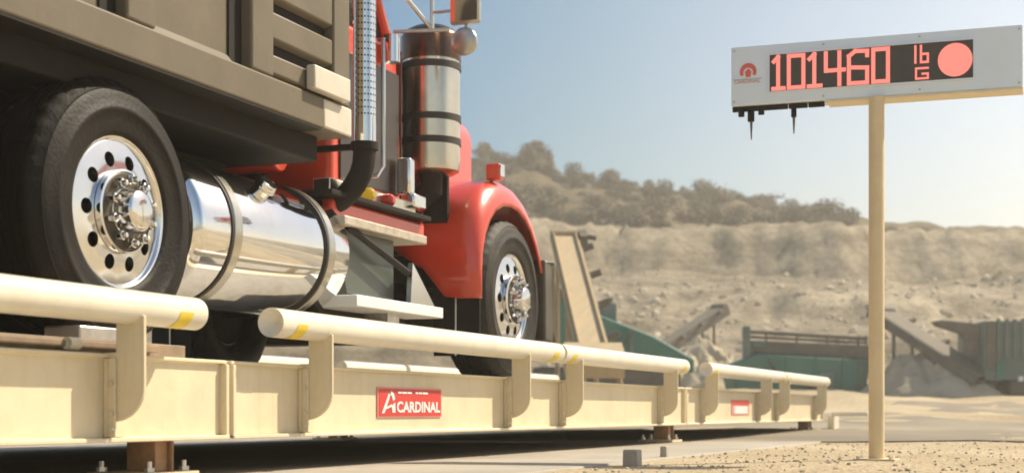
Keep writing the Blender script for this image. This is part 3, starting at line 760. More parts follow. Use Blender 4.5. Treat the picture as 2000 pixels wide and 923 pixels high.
# ---- fenders
outer = [(8.90, .72), (8.90, .90), (8.905, 1.05), (8.93, 1.20), (9.00, 1.335), (9.12, 1.445), (9.28, 1.515), (9.46, 1.535), (9.64, 1.52), (9.80, 1.465), (9.94, 1.375), (10.05, 1.26), (10.13, 1.13), (10.18, 1.0)]
inner = [(8.965, .72), (8.965, .90), (8.98, 1.02), (9.03, 1.14), (9.11, 1.235), (9.21, 1.305), (9.34, 1.35), (9.48, 1.362), (9.62, 1.35), (9.75, 1.305), (9.86, 1.235), (9.95, 1.15), (10.02, 1.06), (10.07, .97)]
def fender(sg):
    vs = []; fs = []; nt_ = 9; rowlen = nt_+3
    for i, ((yo, zo), (yi, zi)) in enumerate(zip(outer, inner)):
        Lend = 4.30
        if yo < 8.92 and zo < 1.04: Lend = 3.905 + (zo-.72)/.31*.26
        for k in range(nt_):
            t = k/(nt_-1)*math.pi/2; s_ = math.sin(t); L = 3.675 + .13*(1-math.cos(t))
            vs.append((-L, yi+(yo-yi)*s_, zi+(zo-zi)*s_))
        for k in range(1, 4):
            L = 3.805+(Lend-3.805)*k/3; vs.append((-L, yo, zo+.012*k/3))
    m_ = len(outer)
    fs = [(i*rowlen+k, (i+1)*rowlen+k, (i+1)*rowlen+k+1, i*rowlen+k+1) for i in range(m_-1) for k in range(rowlen-1)]
    if sg < 0: vs = [(mirror_x(x), y, z) for x, y, z in vs]
    f_ = link('fender', MB().add(vs, fs), M['red'], tk, smooth=60, solid=.014)
    sg_x = (lambda x: x) if sg > 0 else mirror_x
    lo = sg_x(-3.80); 
    a, b = sorted((sg_x(-3.70), sg_x(-3.80)))
    ts = link('turn_signal', MB().box((a, 9.33, 1.525), (b, 9.41, 1.635)), M['red'], f_, bevel=.012)
    a2, b2 = sorted((sg_x(-3.699), sg_x(-3.694)))
    link('signal_trim', MB().box((a2, 9.335, 1.55), (b2, 9.405, 1.63)), M['chrome'], f_)
    a, b = sorted((sg_x(-3.70), sg_x(-4.02)))
    link('mud_flap', MB().box((a, 8.985, .36), (b, 8.998, .80)), M['chassis'], f_)
    a, b = sorted((sg_x(-3.9), sg_x(-4.6)))
    link('inner_liner', MB().box((a, 8.93, 1.0), (b, 8.96, 1.5)).box((sorted((sg_x(-4.30), sg_x(-4.33)))[0], 8.96, .85), (sorted((sg_x(-4.30), sg_x(-4.33)))[1], 10.2, 1.5)), M['chassis'], f_)
    a, b = sg_x(-3.86), sg_x(-3.86)
    link('flap_chain', MB().tube([(a, 8.97, .74), (a, 8.97, .36)], .006, 6), M['bolt'], f_)
    return f_
fender(1); fender(-1)
# flared panel between cowl and fender
cw = MB().prism([(8.36, 1.19), (8.905, 1.05), (8.93, 1.25), (9.02, 1.40), (9.2, 1.52), (8.36, 1.60)], 0, -4.30, -4.05)
link('cowl_panel', cw, M['red'], tk, bevel=.06, segs=4)
cw = MB().prism([(8.36, 1.19), (8.905, 1.05), (8.93, 1.25), (9.02, 1.40), (9.2, 1.52), (8.36, 1.60)], 0, mirror_x(-4.05), mirror_x(-4.30))
link('cowl_panel', cw, M['red'], tk, bevel=.06, segs=4)
# ---- air cleaner
ax, ay = -3.95, yl(842, 3.95)
ar = .182
za, zt_ = 1.49, 2.40
ac = link('air_cleaner', MB().lathe([(ar-.04, za), (ar-.005, za+.02), (ar, za+.06), (ar, zt_-.20)], 'Z', 56, (ax, ay, 0)), M['satin'], tk, smooth=50)
link('cleaner_cap', MB().lathe([(ar+.008, zt_-.20), (ar+.008, zt_-.05), (ar-.004, zt_-.03), (ar-.03, zt_-.005), (ar-.07, zt_+.015), (0, zt_+.02)], 'Z', 56, (ax, ay, 0)), M['dark_cap'], ac, smooth=50)
for zz in (zt_-.24, 1.835, 1.69):
    link('cleaner_band', MB().lathe([(ar-.01, zz-.022), (ar+.008, zz-.02), (ar+.008, zz+.02), (ar-.01, zz+.022)], 'Z', 56, (ax, ay, 0)), M['band'], ac)
link('hood_reflect_shield', MB().box((-4.225, 8.44, 1.56), (-4.205, 9.05, 2.22)), M['darkpanel'], tk, bevel=.004)  # dark shield added so the air cleaner reflects less red
link('cowl_reflect_shield', MB().box((-4.20, 8.425, 1.25), (-3.985, 8.435, 2.19)), M['darkpanel'], tk)  # matching shield added over the cab front for a darker reflection
link('cleaner_bracket', MB().box((-4.35, ay-.05, 1.5), (ax, ay+.05, 1.56)).box((-4.2, ay-.05, 2.1), (ax-.1, ay+.05, 2.16)), M['chassis'], ac)
link('air_duct', MB().tube([(ax, ay, za+.02), (ax, ay, 1.40), (ax-.1, ay, 1.32), (ax-.4, ay, 1.30)], .075, 18), M['chassis'], ac)
# ---- mirrors
mx, my = -3.55, yl(906, 3.55)
mr = link('mirror', MB().box((mx-.095, my, 2.31), (mx+.095, my+.05, 2.80)), M['mirrorback'], tk, bevel=.015)
link('mirror_glass', MB().box((mx-.085, my-.003, 2.325), (mx+.085, my-.0005, 2.79)), M['mirror'], mr)
bk = MB().tube([(cx1, 8.30, 2.28), (mx-.10, my+.02, 2.285)], .012, 8).tube([(mx-.22, my+.03, 2.29), (mx-.22, my+.03, 3.0)], .014, 8).tube([(mx-.23, my+.03, 2.31), (cx1+.02, 8.05, 2.62)], .013, 8).tube([(mx-.22, my+.03, 2.4), (mx-.09, my+.03, 2.4)], .01, 8)
link('mirror_bracket', bk, M['galv'], mr)
link('convex_mirror', MB().lathe([(0, -.02), (.05, -.014), (.078, 0), (.086, .015), (.075, .05), (.03, .075), (0, .08)], 'Y', 28, (mx-.005, my+.0, 2.205)).tube([(mx, my+.04, 2.27), (mx, my+.04, 2.32)], .012, 8), M['mirrorback'], tk, smooth=50)
# ---- fuel tank
tr = .335; tax = -4.05
ty0, ty1 = 5.80, 7.26
tz = .835
prof = [(0, ty0-.035), (tr*.6, ty0-.03), (tr*.86, ty0-.012), (tr-.015, ty0+.012), (tr, ty0+.045), (tr, ty1-.045), (tr-.015, ty1-.012), (tr*.86, ty1+.012), (tr*.6, ty1+.03), (0, ty1+.035)]
ft = link('fuel_tank', MB().lathe(prof, 'Y', 72, (tax, 0, tz)), M['tank'], tk, smooth=40)
for px in (462, 645):
    ys = yl(px, 3.72)
    link('tank_strap', MB().lathe([(tr+.001, ys-.035), (tr+.012, ys-.03), (tr+.012, ys+.03), (tr+.001, ys+.035)], 'Y', 72, (tax, 0, tz)), M['strap'], ft, smooth=40)
    link('strap_edge', MB().lathe([(tr+.001, ys-.052), (tr+.008, ys-.05), (tr+.008, ys-.037), (tr+.001, ys-.036)], 'Y', 72, (tax, 0, tz)), M['band'], ft)
a = R(42); fy = yl(500, 3.82)
nrm = Vector((math.cos(a), 0, math.sin(a))); pc = Vector((tax, fy, tz))
link('filler_cap', MB().tube([pc+nrm*(tr-.02), pc+nrm*(tr+.03)], .045, 24).tube([pc+nrm*(tr+.03), pc+nrm*(tr+.042), pc+nrm*(tr+.07)], [.058, .06, .05], 24), M['chrome'], ft, bevel=.004)
link('tank_bracket', MB().box((-4.5, 6.3, .62), (-4.36, 6.4, 1.1)).box((-4.5, 6.9, .62), (-4.36, 7.0, 1.1)), M['chassis'], ft)
# ---- steps
sx = -3.70
st = link('step_box', MB().prism([(7.36, .645), (7.98, .645), (7.98, .99), (7.2, .99)], 0, -4.4, sx-.12), M['grey_green'], tk, bevel=.01)
link('upper_step', MB().box((-4.25, 7.17, .985), (sx-.02, 8.22, 1.035)), M['tread'], st, bevel=.006)
link('lower_step', MB().box((-4.2, yl(697, 3.66), .555), (-3.66, yl(866, 3.66), .618)), M['white'], st, bevel=.006)
link('step_gusset', MB().prism([(7.99, .62), (8.34, .62), (8.02, .86)], 0, sx-.05, sx-.02), M['alu'], st)
link('step_brace', MB().tube([(sx-.06, 7.28, .99), (sx-.04, 8.0, .80)], .02, 8), M['chassis'], st)
link('step_hanger', MB().prism([(7.20, .62), (7.36, .62), (7.28, .84), (7.20, .70)], 0, -4.3, sx-.10), M['chassis'], st)
link('step_bracket', MB().box((-4.0, 7.75, .44), (-3.75, 7.9, .554)), M['galv'], st)
link('step_underframe', MB().box((-4.3, 7.22, .50), (-3.9, 8.3, .554)), M['chassis'], st)

# ================================================================== WEIGHT DISPLAY
d0 = 8.2
zp = (HY-895)/F*d0
pb = Q(1712, 895, d0)
rl_, dl_ = 428/F*8.46, 8.46
rr_, dr_ = 998/F*7.95, 7.95
PLf = cam2w(rl_, dl_); PRt = cam2w(rr_, dr_)
ex_ = (PRt-PLf); SWd = ex_.length; ex_.normalize(); ez_ = Vector((0, 0, 1)); en_ = ex_.cross(ez_)          # outward normal towards the camera
zb_, ztp = (HY-208)/F*8.46, (HY-93)/F*8.46
SH = ztp-zb_
wd = thing('weight_display', 'tall grey remote weight display showing red digits on a cream pole', 'display', (pb.x, pb.y, GZ))
SM = Matrix(((ex_.x, -en_.x, 0, PLf.x), (ex_.y, -en_.y, 0, PLf.y), (0, 0, 1, zb_), (0, 0, 0, 1)))   # local (along, back, up)
zlow = GZ-.1
link('pole', MB().tube([(pb.x, pb.y, zlow), (pb.x, pb.y, zb_-.001)], .0415, 28), M['pole'], wd)
link('pole_base', MB().box((pb.x-.08, pb.y-.08, zp-.06), (pb.x+.08, pb.y+.08, zp-.005)), M['concrete'], wd, bevel=.01)
pt = MB().box((pb.x-.11, pb.y-.11, zp-.03), (pb.x+.11, pb.y+.11, zp+.002)); link('pole_flange', pt, M['pole'], wd, bevel=.002)
for sx_ in (-.085, .085):
    for sy_ in (-.085, .085): link('flange_bolt', MB().tube([(pb.x+sx_, pb.y+sy_, zp+.0025), (pb.x+sx_, pb.y+sy_, zp+.016)], .012, 6), M['bolt'], wd)
cab_ = link('cabinet', MB(SM).box((0, 0, 0), (SWd, .16, SH)), M['cab_white'], wd, bevel=.006)
link('underside_trim', MB(SM).box((.34*SWd, -.004, -.012), (SWd, .15, -.001)), M['cream'], cab_)
s0, s1, b0, b1 = .140*SWd, .838*SWd, .20*SH, .815*SH
for u_ in (.012, .33, .66, .988):
    for v_ in (.07, .93): link('cabinet_screw', MB(SM).tube([(u_*SWd, -.006, v_*SH), (u_*SWd, -.0005, v_*SH)], .006, 10), M['mirrorback'], cab_)
scr = link('screen', MB(SM).box((s0, -.004, b0), (s1, -.0005, b1)), M['screen'], wd)
fr = MB(SM)
for lo, hi in (((s0-.008, -.012, b0-.008), (s1+.008, -.0005, b0-.0005)), ((s0-.008, -.012, b1+.0005), (s1+.008, -.0005, b1+.008)), ((s0-.008, -.012, b0), (s0-.0005, -.0005, b1)), ((s1+.0005, -.012, b0), (s1+.008, -.0005, b1))):
    fr.box(lo, hi)
link('screen_frame', fr, M['cab_white'], scr)
W_, H_ = s1-s0, b1-b0
TH = .014                                         # stroke
def strokes(segs, x0, x1, z0, z1, th=TH):
    mb = MB(SM)
    for i, (u0, v0, u1, v1) in enumerate(segs):
        xa, za_, xb, zb2 = x0+(x1-x0)*u0, z0+(z1-z0)*v0, x0+(x1-x0)*u1, z0+(z1-z0)*v1
        dx, dz = xb-xa, zb2-za_; L = math.hypot(dx, dz); 
        ang = math.atan2(dz, dx); dp = .0001*i
        mb.box(((xa+xb)/2-L/2-th/2, -.0105-dp, (za_+zb2)/2-th/2), ((xa+xb)/2+L/2+th/2, -.0042, (za_+zb2)/2+th/2), Matrix.Rotation(-ang, 3, 'Y'))
    return mb
G = {'1': [(.5, 0, .5, 1), (.15, .86, .5, 1), (.1, 0, .95, 0)],
     '0': [(0, 0, 0, 1), (1, 0, 1, 1), (0, 0, 1, 0), (0, 1, 1, 1)],
     '4': [(.75, 0, .75, 1), (0, .45, 0, 1), (0, .45, 1, .45)],
     '6': [(0, 0, 0, .85), (0, .85, .35, 1), (.35, 1, 1, .98), (0, 0, 1, 0), (1, 0, 1, .46), (0, .5, 1, .46), (1, .98, 1, .84)]}
# measured columns across the screen (fraction of its width)
for ch, u0, u1 in (('1', .012, .075), ('0', .098, .172), ('1', .192, .262), ('4', .285, .375), ('6', .400, .490), ('0', .520, .592)):
    mb = strokes(G[ch], s0+u0*W_, s0+u1*W_, b0+.07*H_, b0+.93*H_, .0205)
    link('digit', mb, M['led'], scr, smooth=0)
ul = strokes([(0, 0, 0, 1), (.45, 0, .45, 1), (.45, 0, 1, 0), (1, 0, 1, .5), (1, .5, .45, .5)], s0+.725*W_, s0+.785*W_, b0+.50*H_, b0+.93*H_, .011)
link('unit_letter', ul, M['led'], scr, smooth=0)
ug = strokes([(0, 0, 0, 1), (0, 1, 1, 1), (0, 0, 1, 0), (1, 0, 1, .45), (.55, .45, 1, .45)], s0+.728*W_, s0+.785*W_, b0+.07*H_, b0+.34*H_, .010)
link('unit_letter', ug, M['led'], scr, smooth=0)
ccx, ccz = s0+.915*W_, b0+.50*H_
il = MB(SM); npt = 28
il.prism([(ccx+.088*math.cos(2*math.pi*k/npt), ccz+.088*math.sin(2*math.pi*k/npt)) for k in range(npt)], 1, -.009, -.0042)
link('indicator_lamp', il, M['led'], scr, smooth=0)
# emblem and lettering on the cabinet
ecx, ecz = .062*SWd, .565*SH
em = MB(SM); pts = []
for k in range(17):
    t = R(-28 + 236*k/16); pts.append((ecx+.046*math.cos(t), ecz+.048*math.sin(t)))
for k in range(16, -1, -1):
    t = R(-28 + 236*k/16); pts.append((ecx+.027*math.cos(t), ecz-.004+.027*math.sin(t)))
em.prism(pts, 1, -.003, -.0005)
em.prism([(ecx-.012, ecz-.03), (ecx+.012, ecz-.03), (ecx+.018, ecz), (ecx+.002, ecz+.018), (ecx-.018, ecz+.0)], 1, -.003, -.0005)
link('emblem', em, M['signred'], cab_, smooth=0)
TM = SM @ Matrix.Translation((.010*SWd, -.0015, .375*SH)) @ Matrix(((1, 0, 0, 0), (0, 0, -1, 0), (0, 1, 0, 0), (0, 0, 0, 1)))
t = text_mb('CARDINAL', .030, .001, TM, 1.0, .0004)
link('lettering', t, M['signtext'], cab_, smooth=0)
link('lettering_rule', MB(SM).box((.008*SWd, -.0025, .435*SH), (.112*SWd, -.0005, .448*SH)), M['mirrorback'], cab_, smooth=0)
# bracket strip with hanging rods under the cabinet
bk = MB(SM)
for a0, a1 in ((0.002, .20), (.205, .27), (.275, .33)):
    bk.box((a0*SWd, .02, -.026), (a1*SWd, .05, -.001))
br = link('bracket_strip', bk, M['chassis'], wd)
for u, w_, l in ((.033, .016, .055), (.068, .018, .085), (.105, .016, .05), (.222, .014, .075)):
    link('bracket_stub', MB(SM).box((u*SWd-w_, .025, -l), (u*SWd+w_, .045, -.027)), M['chassis'], br, bevel=.003)
for u, l in ((.069, .185), (.222, .165)):
    link('hanging_rod', MB(SM).tube([(u*SWd, .035, -.027), (u*SWd, .035, -l*.6), (u*SWd, .035, -l)], [.009, .007, .003], 8), M['dkmach'], br)

# ================================================================== QUARRY MACHINES
def cam_origin(px, d):
    r = (px-1000)/F*d; return cam2w(r, d, ground_z(r, d))
def ppm(d): return F/d
def L2(px, d): return (px-1000)/F*d
def Z2(py, d): return (HY-py)/F*d
def belt_between(p0, p1, w, th):                 # slab along p0->p1 (world), width w horizontal across
    p0, p1 = Vector(p0), Vector(p1); t = (p1-p0).normalized(); s_ = t.cross(Vector((0, 0, 1))).normalized(); u = s_.cross(t)
    def fr_(a, b, c, e, f, g): pass
    return t, s_, u, (p1-p0).length
def obar(mb, p0, t, s_, u, a0, a1, b0, b1, c0, c1):
    pts = [p0 + t*a + s_*b + u*c for c in (c0, c1) for (a, b) in ((a0, b0), (a1, b0), (a1, b1), (a0, b1))]
    mb.add(pts, [(3, 2, 1, 0), (4, 5, 6, 7), (0, 1, 5, 4), (1, 2, 6, 5), (2, 3, 7, 6), (3, 0, 4, 7)])
def conveyor(name, label, p0, p1, w, beltm, framem, legs=True, rollers=True, depth=.18, ft_=.06):
    t, s_, u, ln = belt_between(p0, p1, w, .1)
    p0 = Vector(p0); mid = p0 + t*ln*.5
    zg = ground_z(*((Matrix(((CA, SA), (-SA, CA))) @ Vector((mid.x, mid.y)))))
    th = thing(name, label, 'conveyor', (mid.x, mid.y, zg))
    b = MB(); obar(b, p0, t, s_, u, 0, ln, -w/2, w/2, 0, .04); link('belt', b, beltm, th)
    f = MB()
    for sd in (-1, 1):
        obar(f, p0, t, s_, u, -.1, ln+.1, sd*w/2-(ft_ if sd < 0 else 0), sd*w/2+(ft_ if sd > 0 else 0), -depth, .03)
    nb = max(4, int(ln/.9))
    for k in range(nb): obar(f, p0, t, s_, u, ln*k/nb, ln*k/nb+.08, -w/2, w/2, -depth, -depth+.06)
    link('frame', f, framem, th)
    if rollers:
        for k in range(max(3, int(ln/1.3))):
            q = p0 + t*(ln*(k+.5)/max(3, int(ln/1.3))) 
            link('roller', MB().tube([q+s_*(w/2+.06)-u*.02, q+s_*(w/2+.26)+u*.06], .07, 10), M['dkmach'], th)
    dr = MB().tube([p0+t*ln-s_*w*.55, p0+t*ln+s_*w*.55], .13, 14); link('head_drum', dr, framem, th)
    if legs:
        for fr2 in (.35, .75):
            q = p0 + t*ln*fr2 - u*depth
            for sd in (-1, 1):
                q2 = q + s_*sd*w*.5; link('leg', MB().tube([q2, (q2.x, q2.y, zg-.1)], .05, 8), framem, th)
    return th
# tan conveyor seen nearly end-on, right of the truck
p0 = Q(1160, 690, 26); p1 = Q(1102, 460, 31.5)
tcv = conveyor('belt_conveyor', 'tan dusty belt conveyor rising steeply just right of the truck bumper', p0, p1, .52, M['belt'], M['dusty_tan'], ft_=.025, depth=.10)
t_, s_, u_, ln_ = belt_between(p0, p1, .47, .1)
hb = MB(); obar(hb, p0, t_, s_, u_, ln_-.3, ln_+.08, .30, .46, -.16, .10); hb.tube([p1+s_*.40, p1+s_*.66+Vector((0, 0, -.05))], .05, 8)
link('drive_motor', hb, M['dkmach'], tcv)
fb = MB(); obar(fb, p0, t_, s_, u_, -.35, .25, -.5, .5, -.3, .10); zg_ = ground_z((1160-1000)/F*26, 26); q0 = p0 - t_*.05
for sd in (-1, 1): link('boot_leg', MB().tube([q0+s_*sd*.42-u_*.25, ((q0+s_*sd*.5).x, (q0+s_*sd*.5).y, zg_-.1)], .06, 8), M['dusty_tan'], tcv)
link('feed_boot', fb, M['belt'], tcv)
sd_ = MB(); obar(sd_, p0, t_, s_, u_, .2, ln_, .215, .235, .041, .10); obar(sd_, p0, t_, s_, u_, .2, ln_, -.235, -.215, .041, .10); link('skirt_board', sd_, M['belt'], tcv)
def mbox(px0, px1, py0, py1, d, depth, xf=CAMX):
    m = MB(CAMX); m.box((L2(px0, d), d, Z2(py1, d)), (L2(px1, d), d+depth, Z2(py0, d))); return m
def mprism(pts, d, depth):
    m = MB(CAMX); m.prism([(L2(x, d), Z2(y, d)) for x, y in pts], 1, d, d+depth); return m
# green crusher with a long sloping feeder, behind the tan conveyor
D = 38
mc = thing('mobile_crusher', 'green mobile crusher with long sloping trough behind the tan conveyor', 'quarry machine', cam_origin(1200, D))
link('trough', mprism([(1040, 560), (1075, 572), (1120, 592), (1190, 622), (1275, 655), (1356, 700), (1356, 728), (1240, 715), (1040, 700)], D, 1.6), M['gm'], mc, bevel=.04)
link('hopper_rim', mprism([(1030, 538), (1078, 552), (1130, 585), (1125, 596), (1075, 574), (1030, 560)], D-.1, 1.8), M['dkmach'], mc, bevel=.02)
link('hopper', mprism([(1000, 545), (1060, 545), (1050, 640), (1000, 640)], D+.1, 1.5), M['gm2'], mc, bevel=.03)
link('undercarriage', mbox(1040, 1330, 716, 772, D+.2, 1.2), M['dkmach'], mc, bevel=.08)
link('trough_rib', mprism([(1115, 590), (1122, 593), (1122, 712), (1115, 711)], D-.08, .07).add([], []), M['gm2'], mc)
link('trough_rib', mprism([(1230, 640), (1238, 644), (1238, 716), (1230, 715)], D-.08, .07), M['gm2'], mc)
link('engine_box', mbox(1172, 1205, 590, 640, D+.3, .9), M['gm2'], mc, bevel=.04)
link('exhaust', MB(CAMX).tube([(L2(1196, D), D+.6, Z2(592, D)), (L2(1196, D), D+.6, Z2(578, D))], .05, 8), M['dkmach'], mc)
# small lattice conveyor
conveyor('stockpile_conveyor', 'small grey conveyor pointing up right over the talus behind the green crusher', Q(1296, 672, 50), Q(1405, 600, 52), .5, M['belt_dk'], M['dkmach'], depth=.3)
# green screening plant left of the pole
D = 42
sp = thing('screening_plant', 'long green screening plant with top handrail behind the end of the weighbridge', 'quarry machine', cam_origin(1570, D))
link('screen_body', mprism([(1425, 712), (1480, 690), (1702, 702), (1690, 770), (1440, 770)], D, 2.0), M['gm'], sp, bevel=.05)
link('upper_deck', mprism([(1466, 664), (1702, 674), (1702, 701), (1478, 689)], D+.25, 1.5), M['dkmach'], sp, bevel=.03)
link('deck_panel', mprism([(1470, 668), (1498, 669), (1498, 676), (1470, 675)], D+.2, .05), M['gm'], sp)
link('handrail', MB(CAMX).tube([(L2(1464, D), D+.3, Z2(646, D)), (L2(1700, D), D+.3, Z2(660, D))], .055, 8).tube([(L2(1464, D), D+.3, Z2(656, D)), (L2(1700, D), D+.3, Z2(668, D))], .04, 8), M['dkmach'], sp)
for px in (1500, 1560, 1620, 1680):
    link('handrail_post', MB(CAMX).tube([(L2(px, D), D+.3, Z2(647+(px-1464)*.06, D)), (L2(px, D), D+.3, Z2(680, D))], .03, 8), M['dkmach'], sp)
link('end_post', mbox(1452, 1466, 636, 700, D+.2, .25), M['gm2'], sp, bevel=.02)
link('undercarriage', mbox(1450, 1680, 769, 800, D+.3, 1.3), M['dkmach'], sp, bevel=.08)
for px in (1535, 1590, 1645):
    link('body_rib', mprism([(px, 695), (px+6, 695), (px+6, 768), (px, 768)], D-.07, .065), M['gm'], sp)
ld = MB(CAMX)
for px in (1676, 1690): ld.tube([(L2(px, D), D-.12, Z2(655, D)), (L2(px, D), D-.12, Z2(775, D))], .022, 6)
for k in range(8): ld.tube([(L2(1676, D), D-.12, Z2(668+k*14, D)), (L2(1690, D), D-.12, Z2(668+k*14, D))], .014, 6)
link('ladder', ld, M['dkmach'], sp)
link('control_cabinet', mbox(1600, 1628, 728, 762, D-.25, .18), M['gm2'], sp, bevel=.02)
link('hydraulic_hose', MB(CAMX).tube([(L2(1500, D), D-.1, Z2(700, D)), (L2(1525, D), D-.14, Z2(745, D)), (L2(1590, D), D-.14, Z2(756, D)), (L2(1600, D), D-.14, Z2(748, D))], .025, 6), M['chassis'], sp)
for a0, a1 in ((1120, 1180), (1180, 1235)):
    link('trough_brace', MB(CAMX).tube([(L2(a0, 38), 37.9, Z2(706, 38)), (L2(a1, 38), 37.9, Z2(650, 38))], .03, 6), M['dkmach'], mc)
# right hand conveyor and blue green plant
conveyor('discharge_conveyor', 'long dark conveyor sloping down right from behind the display pole', Q(1925, 735, 40), Q(1722, 606, 43), .75, M['belt_dk'], M['dkmach'], depth=.24)
D = 40
rp_ = thing('crushing_plant', 'blue green crushing plant with ribbed side at the right edge', 'quarry machine', cam_origin(1990, D))
link('housing', mbox(1922, 2120, 626, 742, D, 2.4), M['gm2'], rp_, bevel=.03)
for k in range(9):
    px = 1948 + k*16; link('side_rib', mbox(px, px+6, 622, 700, D-.07, .065), M['gm2'], rp_)
link('corner_column', mbox(1928, 1944, 628, 720, D-.12, .11), M['dkmach'], rp_)
link('door_panel', mbox(1946, 1962, 704, 742, D-.05, .045), M['gm'], rp_)
link('feed_arm', mprism([(1829, 626), (1840, 624), (1922, 632), (1922, 660), (1895, 664), (1885, 650), (1836, 634)], D+.3, .6), M['dkmach'], rp_, bevel=.02)
link('support_column', mbox(1890, 1912, 640, 690, D+.35, .4), M['dkmach'], rp_)
link('crawler_track', mbox(1972, 2120, 738, 775, D+.05, .8), M['dkmach'], rp_, bevel=.12)
link('work_lamp', mbox(1990, 1999, 734, 744, D-.06, .1), M['white'], rp_)
# traffic cone
zc = cam_origin(1904, 50); 
cn = thing('traffic_cone', 'orange traffic cone in front of the blue green crushing plant', 'traffic cone', zc)
link('cone', MB().lathe([(.17, .03), (.15, .06), (.03, .62), (0, .63)], 'Z', 20, zc), M['orange'], cn)
link('base', MB().box((zc.x-.22, zc.y-.22, zc.z-.02), (zc.x+.22, zc.y+.22, zc.z+.03)), M['orange'], cn)
# stockpiles
def pile(px, d, rad, h, lab, m):
    o_ = cam_origin(px, d); mb = MB(); n_ = 90; rings = 26; vs = [(o_.x, o_.y, o_.z+h)]
    for j in range(1, rings+1):
        for k in range(n_):
            a = 2*math.pi*k/n_; q = j/rings
            rr = rad*q*(1+.34*fbm(math.cos(a)*1.3+px, math.sin(a)*1.3+d)); 
            z = h*(1-q)**.95 + (.30*h*fbm(math.cos(a)*rr*.8+px, math.sin(a)*rr*.8, d) + .16*h*fbm(math.cos(a)*rr*3.2+px, math.sin(a)*rr*3.2, d))*(1-abs(2*q-1))**.6 - (.25 if j == rings else 0)
            vs.append((o_.x+rr*math.cos(a), o_.y+rr*math.sin(a), o_.z+z))
    fs = [(0, 1+k, 1+(k+1) % n_) for k in range(n_)]
    for j in range(rings-1):
        for k in range(n_):
            fs.append((1+j*n_+k, 1+(j+1)*n_+k, 1+(j+1)*n_+(k+1) % n_, 1+j*n_+(k+1) % n_))
    o = link('stockpile', mb.add(vs, fs), m, origin=o_, smooth=60); tag(o, lab, 'stockpile'); return o
M['pile_a'] = mat('pale_stockpile', (.44, .36, .245), .95, var=.2, scale=1.4, bump=.8, bscale=9)
M['pile_b'] = mat('grey_stockpile', (.40, .335, .24), .95, var=.2, scale=1.4, bump=.8, bscale=9)
pile(1365, 47, 1.9, 1.75, 'pale conical stockpile between the green crusher and the screening plant', M['pile_a'])
pile(1815, 42, 2.3, 1.35, 'grey stockpile heaped below the dark discharge conveyor', M['pile_b'])
pile(2040, 56, 4.5, 2.6, 'large pale stockpile behind the crushing plant', M['pile_a'])

# ================================================================== SKY, SUN, CAMERA
SUN_AZ, SUN_EL = R(40), R(47)                   # azimuth from +Y towards +X
sv = Vector((math.sin(SUN_AZ)*math.cos(SUN_EL), math.cos(SUN_AZ)*math.cos(SUN_EL), math.sin(SUN_EL)))
w = bpy.data.worlds.new('World'); S.world = w; w.use_nodes = True
nt = w.node_tree; bg = nt.nodes['Background']
sk = nt.nodes.new('ShaderNodeTexSky'); sk.sky_type = 'NISHITA'; sk.sun_disc = False
sk.sun_elevation = SUN_EL; sk.sun_rotation = SUN_AZ; sk.air_density = 1.0; sk.dust_density = 2.0; sk.ozone_density = 1.0; sk.altitude = 100
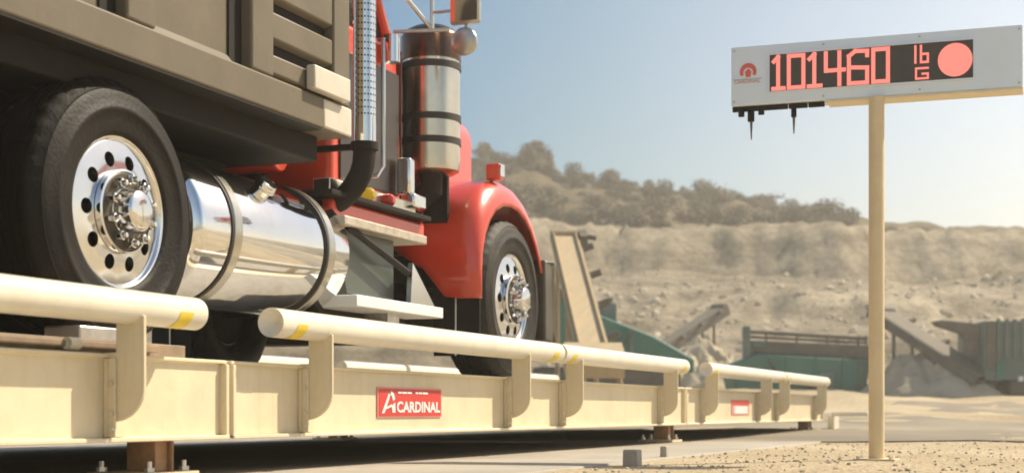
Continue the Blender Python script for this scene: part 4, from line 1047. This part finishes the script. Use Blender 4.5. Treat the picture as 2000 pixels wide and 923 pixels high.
# clear deep sky to the side of the sun, bright hazy sky round the sun and an added bright warm fill, out of view, on the opposite side
tc = nt.nodes.new('ShaderNodeTexCoord'); dp = nt.nodes.new('ShaderNodeVectorMath'); dp.operation = 'DOT_PRODUCT'
sd2 = Vector((math.sin(SUN_AZ), math.cos(SUN_AZ), .15)).normalized(); dp.inputs[1].default_value = sd2
nt.links.new(tc.outputs['Generated'], dp.inputs[0])
rm = nt.nodes.new('ShaderNodeMapRange'); rm.inputs[1].default_value = -1; rm.inputs[2].default_value = 1
nt.links.new(dp.outputs['Value'], rm.inputs[0])
cr = nt.nodes.new('ShaderNodeValToRGB'); e = cr.color_ramp.elements
e[0].position = .0; e[0].color = (1.1, .97, .78, 1)
e[1].position = 1.0; e[1].color = (.35, .35, .34, 1)
for p, c in ((.40, (1.0, .93, .82)), (.56, (.62, .64, .62)), (.66, (.19, .36, .44)), (.715, (.135, .335, .43)), (.765, (.34, .45, .46)), (.82, (.60, .60, .57)), (.87, (.78, .72, .65))):
    q = e.new(p); q.color = (*c, 1)
nt.links.new(rm.outputs[0], cr.inputs[0])
mu = nt.nodes.new('ShaderNodeMix'); mu.data_type = 'RGBA'; mu.blend_type = 'MULTIPLY'; mu.inputs[0].default_value = 1
nt.links.new(sk.outputs[0], mu.inputs[6]); nt.links.new(cr.outputs[0], mu.inputs[7])
nt.links.new(mu.outputs[2], bg.inputs[0]); bg.inputs[1].default_value = .15
# hazy air over the quarry
hz = MB().box((-330, -120, -9), (330, 330, 27))
hm = bpy.data.materials.new('haze'); hm.use_nodes = True; hn = hm.node_tree; hn.nodes.remove(hn.nodes['Principled BSDF'])
pv = hn.nodes.new('ShaderNodeVolumePrincipled'); pv.inputs['Color'].default_value = (1.0, .93, .80, 1); pv.inputs['Density'].default_value = .0027; pv.inputs['Anisotropy'].default_value = .35
hn.links.new(pv.outputs[0], hn.nodes['Material Output'].inputs['Volume'])
o = link('haze', hz, hm, smooth=0, kind='stuff')
sl_ = bpy.data.lights.new('sun', 'SUN'); sl_.energy = 4.5; sl_.angle = R(.55); sl_.color = (1, .89, .70)
so = bpy.data.objects.new('sun', sl_); COL.objects.link(so); so.rotation_euler = sv.to_track_quat('Z', 'Y').to_euler(); so.location = sv*60
cm = bpy.data.cameras.new('camera'); co = bpy.data.objects.new('camera', cm); COL.objects.link(co)
cm.sensor_width = 36; cm.lens = F*36/2000; cm.shift_y = (HY-461.5)/2000; cm.clip_end = 2000; cm.clip_start = .05
co.location = (0, 0, 0); co.rotation_euler = (math.pi/2, 0, A)
cm.dof.use_dof = True; cm.dof.focus_distance = 7.6; cm.dof.aperture_fstop = 2.8
S.camera = co
S.view_settings.view_transform = 'Standard'; S.view_settings.look = 'None'; S.view_settings.gamma = 1; S.view_settings.exposure = .66
S.render.engine = 'CYCLES'; S.cycles.use_denoising = True; S.cycles.max_bounces = 8; S.cycles.filter_width = 1.8
